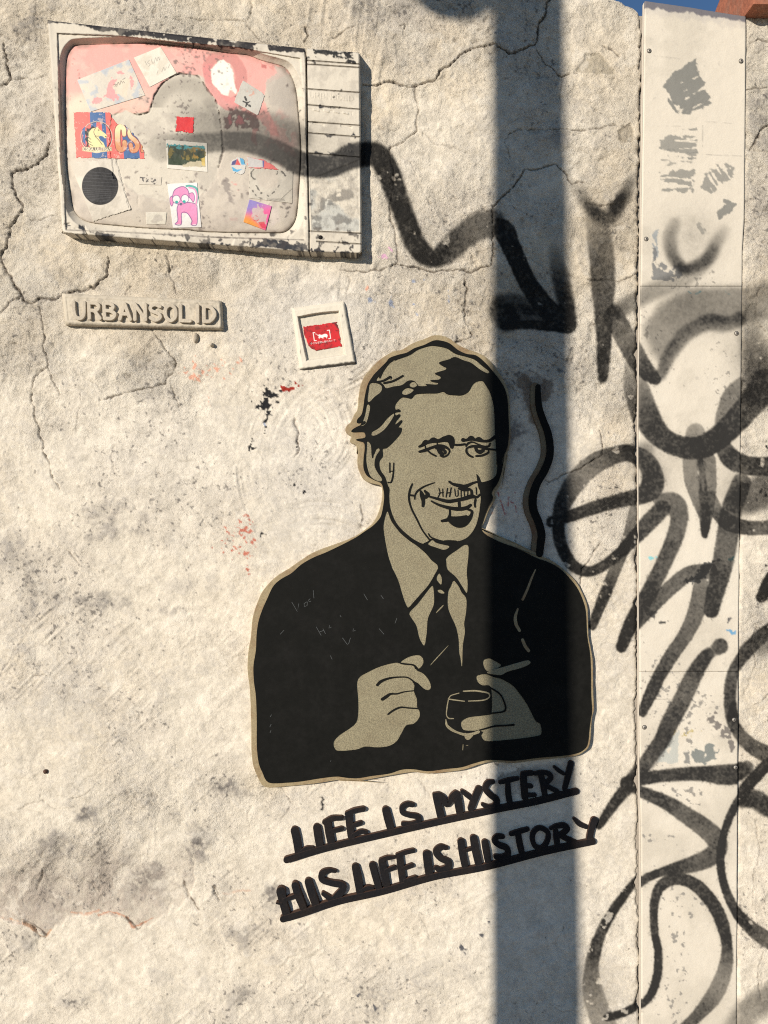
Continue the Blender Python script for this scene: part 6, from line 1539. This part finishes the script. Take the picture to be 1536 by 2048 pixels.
def d_small(A): A_all(A, (.64, .60, .51), 1 + 0 * A.n1); A_poly(A, TVC([(880, 660), (900, 640), (980, 645), (985, 690), (940, 710), (890, 700)]), (.44, .40, .35), .7, 1.5, 1.5, -.2)
sticker('paper_sticker', 'small worn white rectangular sticker left of the pink animal sticker', TVC([(855, 625), (1025, 625), (1015, 720), (860, 720)]), d_small)
def d_star(A):
    A_all(A, (.50, .48, .43), 1 + 0 * A.n1); A_all(A, (.42, .38, .34), sstep(.4, 1.4, A.n1) * .5)
    for l in ([(365, 705), (375, 730)], [(385, 750), (405, 740)], [(385, 765), (410, 778)], [(372, 750), (350, 740)], [(378, 760), (370, 780)]): A_str(A, [(a, b, 1.1) for a, b in TVB(l)], (.03, .03, .03), .95, .5, .6)
    A_str(A, [(a, b, .7) for a, b in TVB([(380, 660), (400, 640), (430, 650), (430, 680), (400, 690)])], (.60, .20, .12), .5, .8, 1)
sticker('paper_sticker', 'grey rounded square sticker with a black star mark right of the pink ring', TVB([(345, 568), (528, 682), (468, 852), (274, 745)]), d_star, clip=TVB([(335, 580), (352, 570), (515, 668), (528, 690), (475, 840), (460, 850), (285, 755), (276, 738)]))
def d_worn(A):
    A_all(A, (.50, .46, .39), 1 + 0 * A.n1); A_all(A, (.60, .55, .46), sstep(-.2, 1.2, A.n1) * .6)
    dk = (.06, .055, .05)
    for l in ([(440, 275), (415, 300), (420, 340), (445, 358)], [(395, 375), (395, 420), (430, 455), (460, 500), (500, 512)], [(640, 405), (615, 440)], [(600, 460), (560, 492), (540, 485)], [(620, 320), (630, 300), (612, 285)], [(455, 410), (480, 450), (500, 470)], [(660, 290), (690, 330)]):
        A_str(A, [(a, b, .7) for a, b in TVD(l)], dk, .8, .5, .8)
    for k in range(14): A_str(A, [(a, b, .5) for a, b in TVD([(545 + k * 10, 515), (552 + k * 10, 532)])], dk, .7)
    for k in range(6): A_str(A, [(a, b, .6) for a, b in TVD([(655 + k * 16, 520 - k * 16), (668 + k * 16, 505 - k * 14)])], dk, .7)
    A_poly(A, TVD([(450, 330), (520, 280), (600, 290), (640, 350), (620, 420), (540, 440), (480, 410)]), (.52, .45, .38), .5, 3)
sticker('paper_sticker', 'large bleached sticker with worn black line drawing in the lower right of the screen', TVD([(402, 268), (752, 296), (745, 552), (396, 510)]), d_worn, spraya=.9)
def d_grad(A):
    X_, Y_ = np.meshgrid(np.arange(A.w) / A.sc + A.x0, np.arange(A.h) / A.sc + A.y0)
    v = sstep(400, 460, Y_); u = sstep(490, 540, X_)
    A_all(A, (.25, .20, .48), 1 + 0 * A.n1); A_all(A, (.72, .12, .28), sstep(.1, .6, v * .8 + u * .3)); A_all(A, (.74, .30, .06), sstep(.5, 1.0, v * .9 + (1 - u) * .6 - .3)); A_all(A, (.70, .10, .30), sstep(.5, 1, u) * sstep(.2, .6, v) * .8)
    A_poly(A, TVD([(420, 620), (440, 590), (470, 600), (465, 560), (490, 600), (505, 570), (520, 640), (545, 640), (530, 720), (480, 720), (430, 680)]), (.50, .42, .38), .9, .7, 1)
    A_str(A, [(a, b, .8) for a, b in TVD([(430, 685), (455, 695), (475, 685)])], (.60, .06, .08), .9); A_str(A, [(a, b, .6) for a, b in TVD([(450, 650), (465, 660)])], (.5, .08, .1), .9); A_poly(A, TVD([(470, 705), (520, 700), (540, 760), (500, 750)]), (.62, .05, .07), .8)
sticker('printed_sticker', 'crumpled rainbow-coloured sticker with a pale face near the bottom of the screen', TVD([(400, 522), (580, 575), (530, 770), (352, 703)]), d_grad, lift=.0012)
def d_ball(A):
    A_all(A, (.60, .58, .54), 1 + 0 * A.n1); cen = (310, 245)
    A_poly(A, TVD([(252, 245), (260, 215), (300, 195), (285, 240)]), (.08, .08, .22)); A_poly(A, TVD([(285, 240), (302, 190), (330, 245)]), (.62, .10, .10)); A_poly(A, TVD([(320, 175), (350, 190), (368, 240), (335, 240), (325, 205)]), (.10, .38, .62))
    A_poly(A, TVD([(255, 255), (300, 280), (345, 275), (300, 300), (265, 290)]), (.10, .38, .62))
sticker('printed_sticker', 'round red, white and blue sticker under the sprayed black band', TVD([(246, 178), (370, 172), (372, 322), (250, 318)]), d_ball, clip=TVD([(250, 250), (255, 215), (300, 180), (350, 185), (370, 240), (365, 300), (330, 320), (270, 300)]), spraya=.8)
def d_tri(A): A_all(A, (.66, .16, .15), 1 + 0 * A.n1); A_poly(A, TVD([(380, 175), (518, 210), (510, 262), (390, 262)]), (.54, .52, .50)); A_poly(A, TVD([(505, 205), (520, 208), (515, 262), (508, 262)]), (.1, .12, .3))
sticker('printed_sticker', 'half-covered red and white sticker just below the sprayed black band', TVD([(378, 172), (600, 180), (640, 282), (385, 268)]), d_tri, clip=TVD([(378, 172), (518, 205), (560, 225), (600, 250), (640, 282), (388, 266)]), spraya=.8)
def d_tag(A): A_all(A, (.56, .51, .43), 1 + 0 * A.n1); [A_str(A, [(a, b, .9) for a, b in TVC(l)], (.05, .045, .05), .9, .4, .8) for l in ([(812, 345), (850, 345)], [(830, 350), (838, 378)], [(860, 350), (875, 375), (890, 352), (858, 375)], [(905, 352), (900, 378), (925, 372)], [(930, 360), (942, 385), (925, 395)])]
sticker('paper_sticker', 'torn beige paper strip with black lettering above the small white sticker', TVC([(795, 335), (985, 338), (978, 405), (800, 400)]), d_tag)

# ------------------------------------------------------------------ small framed screen with a red notice
fr = empty('small_relief_frame', 'small white plaster frame set in trowelled plaster above the cut-out man', 'frame')
Q = SF([(487, 265), (1000, 197), (1112, 798), (566, 866)])
px, py, u, v = quad_map(Q, 130, 140)
Fc = Canvas(570, 590, 725, 755, 1.0); fn = Fc.noise(14, 3, 401); ff = Fc.noise(4, 2, 402)
inn_poly = [tuple(p) for p in curve(SF([(562, 372), (580, 352), (760, 318), (935, 303), (948, 320), (975, 500), (1005, 700), (998, 715), (820, 745), (655, 770), (640, 755), (600, 570)]), 4, True)]
q = np.array(inn_poly); FX, FY = np.meshgrid(np.arange(Fc.w) + .5 + Fc.x0, np.arange(Fc.h) + .5 + Fc.y0)
sl, m = Fc.poly(inn_poly, 1.3); hole = Fc.zeros(); hole[sl] = m
hmm = 12 - 8 * hole + .25 * fn + .08 * ff
e = np.minimum(np.minimum(u * 110, (1 - u) * 110), np.minimum(v * 128, (1 - v) * 128))
dd = Fc.sample(hmm, px, py) / 1000 - .0045 * np.clip(1 - e / 5, 0, 1) ** 2
dd = dd - .007 * np.clip(1 - np.minimum(u * 110, v * 128) / 7, 0, 1)       # left and top sink into the plaster
fc = np.ones(px.shape + (3,), np.float32) * np.array((.64, .59, .49), np.float32)
hm = Fc.sample(hole, px, py)
fc = fc * (1 - .12 * hm[..., None])
nz = Fc.sample(ff, px, py)
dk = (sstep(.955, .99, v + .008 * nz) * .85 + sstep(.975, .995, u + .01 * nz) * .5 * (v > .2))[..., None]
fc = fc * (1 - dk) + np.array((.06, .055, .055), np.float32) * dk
for a, b, w_, h_ in SF([(545, 420, 6, 20), (580, 690, 8, 24), (985, 345, 6, 14), (1030, 650, 8, 14)]):
    g = np.exp(-(((px - a) / (w_ / 2)) ** 2 + ((py - b) / (h_ / 5)) ** 2))[..., None] * .8 * (nz > -.5)[..., None]; fc = fc * (1 - g) + np.array((.05, .03, .03), np.float32) * g
X, Y, Z = P(px, py, dd)
grid_mesh('frame', X, Y, Z, fc, M_TV, fr, skirt=.001)
def d_notice(A):
    A_all(A, (.52, .012, .018), 1 + 0 * A.n1); A_all(A, (.10, .01, .012), sstep(1.0, 1.6, A.n2 + .5 * A.n1) * .8); A_all(A, (.36, .01, .014), sstep(-.2, .8, A.n1) * .5)
    A_poly(A, SF([(885, 410), (935, 400), (945, 470), (900, 430)]), (.03, .01, .01), .8, 1, 1)
    wh = (.80, .76, .72)
    for l in ([(718, 505), (702, 506), (714, 583), (732, 581)], [(838, 484), (858, 481), (870, 560), (852, 563)]): A_str(A, [(a, b, .75) for a, b in SF(l)], wh, 1, .3, smooth=False)
    A_poly(A, SF([(748, 530), (760, 522), (785, 528), (815, 516), (835, 520), (842, 535), (835, 552), (815, 545), (790, 556), (770, 552), (760, 560), (752, 550), (758, 540)]), wh); A_str(A, [(a, b, .4) for a, b in SF([(750, 535), (735, 520), (722, 518)])], wh, 1)
    for l in ([(765, 552), (760, 562)], [(790, 552), (798, 562)], [(825, 548), (832, 558)]): A_str(A, [(a, b, .5) for a, b in SF(l)], wh)
ntc = sticker('printed_sticker', 'red notice sticker with a white animal in brackets and Japanese writing in the small frame', SF([(603, 447), (933, 402), (980, 638), (640, 690)]), d_notice, sc=3, surf=None, lift=.0048,
              clip=SF([(603, 447), (933, 402), (980, 638), (735, 680), (680, 645), (640, 600), (615, 530)]), curl=lambda u, v: .0025 * np.clip(v - u - .35, 0, 1) ** 1.2, group='red notice in the small frame')
del ntc['group']
txt = bpy.data.curves.new('notice_text', 'FONT'); txt.body = '\u5c0f\u3055\u306a\u751f\u7269\u306b\u89e6\u308c\u306a\u3044\u3067'
txt.size = .0062; txt.extrude = .00004; txt.align_x = 'CENTER'
to = put('tmp_t', txt); dg = bpy.context.evaluated_depsgraph_get(); tm = bpy.data.meshes.new_from_object(to.evaluated_get(dg))
bpy.data.objects.remove(to)
wd_ = max(v.co.x for v in tm.vertices) - min(v.co.x for v in tm.vertices); sx = .0500 / max(wd_, 1e-4)
ang = math.radians(8.0)
c0 = [float(a) for a in P(*SF([(798, 602)])[0], .0072)]
for v in tm.vertices:
    x, y = v.co.x * sx, v.co.y * sx; xr = x * math.cos(ang) - y * math.sin(ang); yr = x * math.sin(ang) + y * math.cos(ang)
    v.co = (c0[0] + xr, c0[1] - v.co.z, c0[2] + yr)
tm.materials.clear(); tm.materials.append(M_PAPERW)
put('lettering', tm, ntc)

# ------------------------------------------------------------------ street lamp that throws the dark band across the wall
lamp = empty('street_lamp', 'tall lamp post in the street throwing its dark vertical band across the wall', 'street lamp')
PY_ = -1.9
lx = lambda wx: wx - .73 * 1.9
bm = bmesh.new()
lathe_bm(bm, [(.16, .0), (.15, .12), (.085, .30), (.077, .50), (.0735, 1.1), (.0585, 3.1), (.058, 3.2), (.05, 3.9), (.03, 4.0)], 0, 0, 32)
for v in bm.verts:   # slight lean
    v.co.x += lx(.3035) - .0075 * (v.co.z - 1.1)
    v.co.y += PY_; v.co.z += .12
bm_obj('post', bm, M_POST, lamp, smooth=True)
gx = (905 - 768) / 1000 - .73 * 1.9; gz = CZ + 1.064 + .36 * 1.9
bm = bmesh.new(); bmesh.ops.create_uvsphere(bm, u_segments=32, v_segments=20, radius=.078, calc_uvs=False)
bmesh.ops.translate(bm, verts=bm.verts, vec=(gx, PY_, gz)); bm_obj('globe', bm, M_GLOBE, lamp, smooth=True)
bm = bmesh.new(); box_bm(bm, gx - .02, gx + .16, PY_ - .018, PY_ + .018, gz - .045, gz + .03); bm_obj('bracket', bm, M_POST, lamp, bevel=.006)
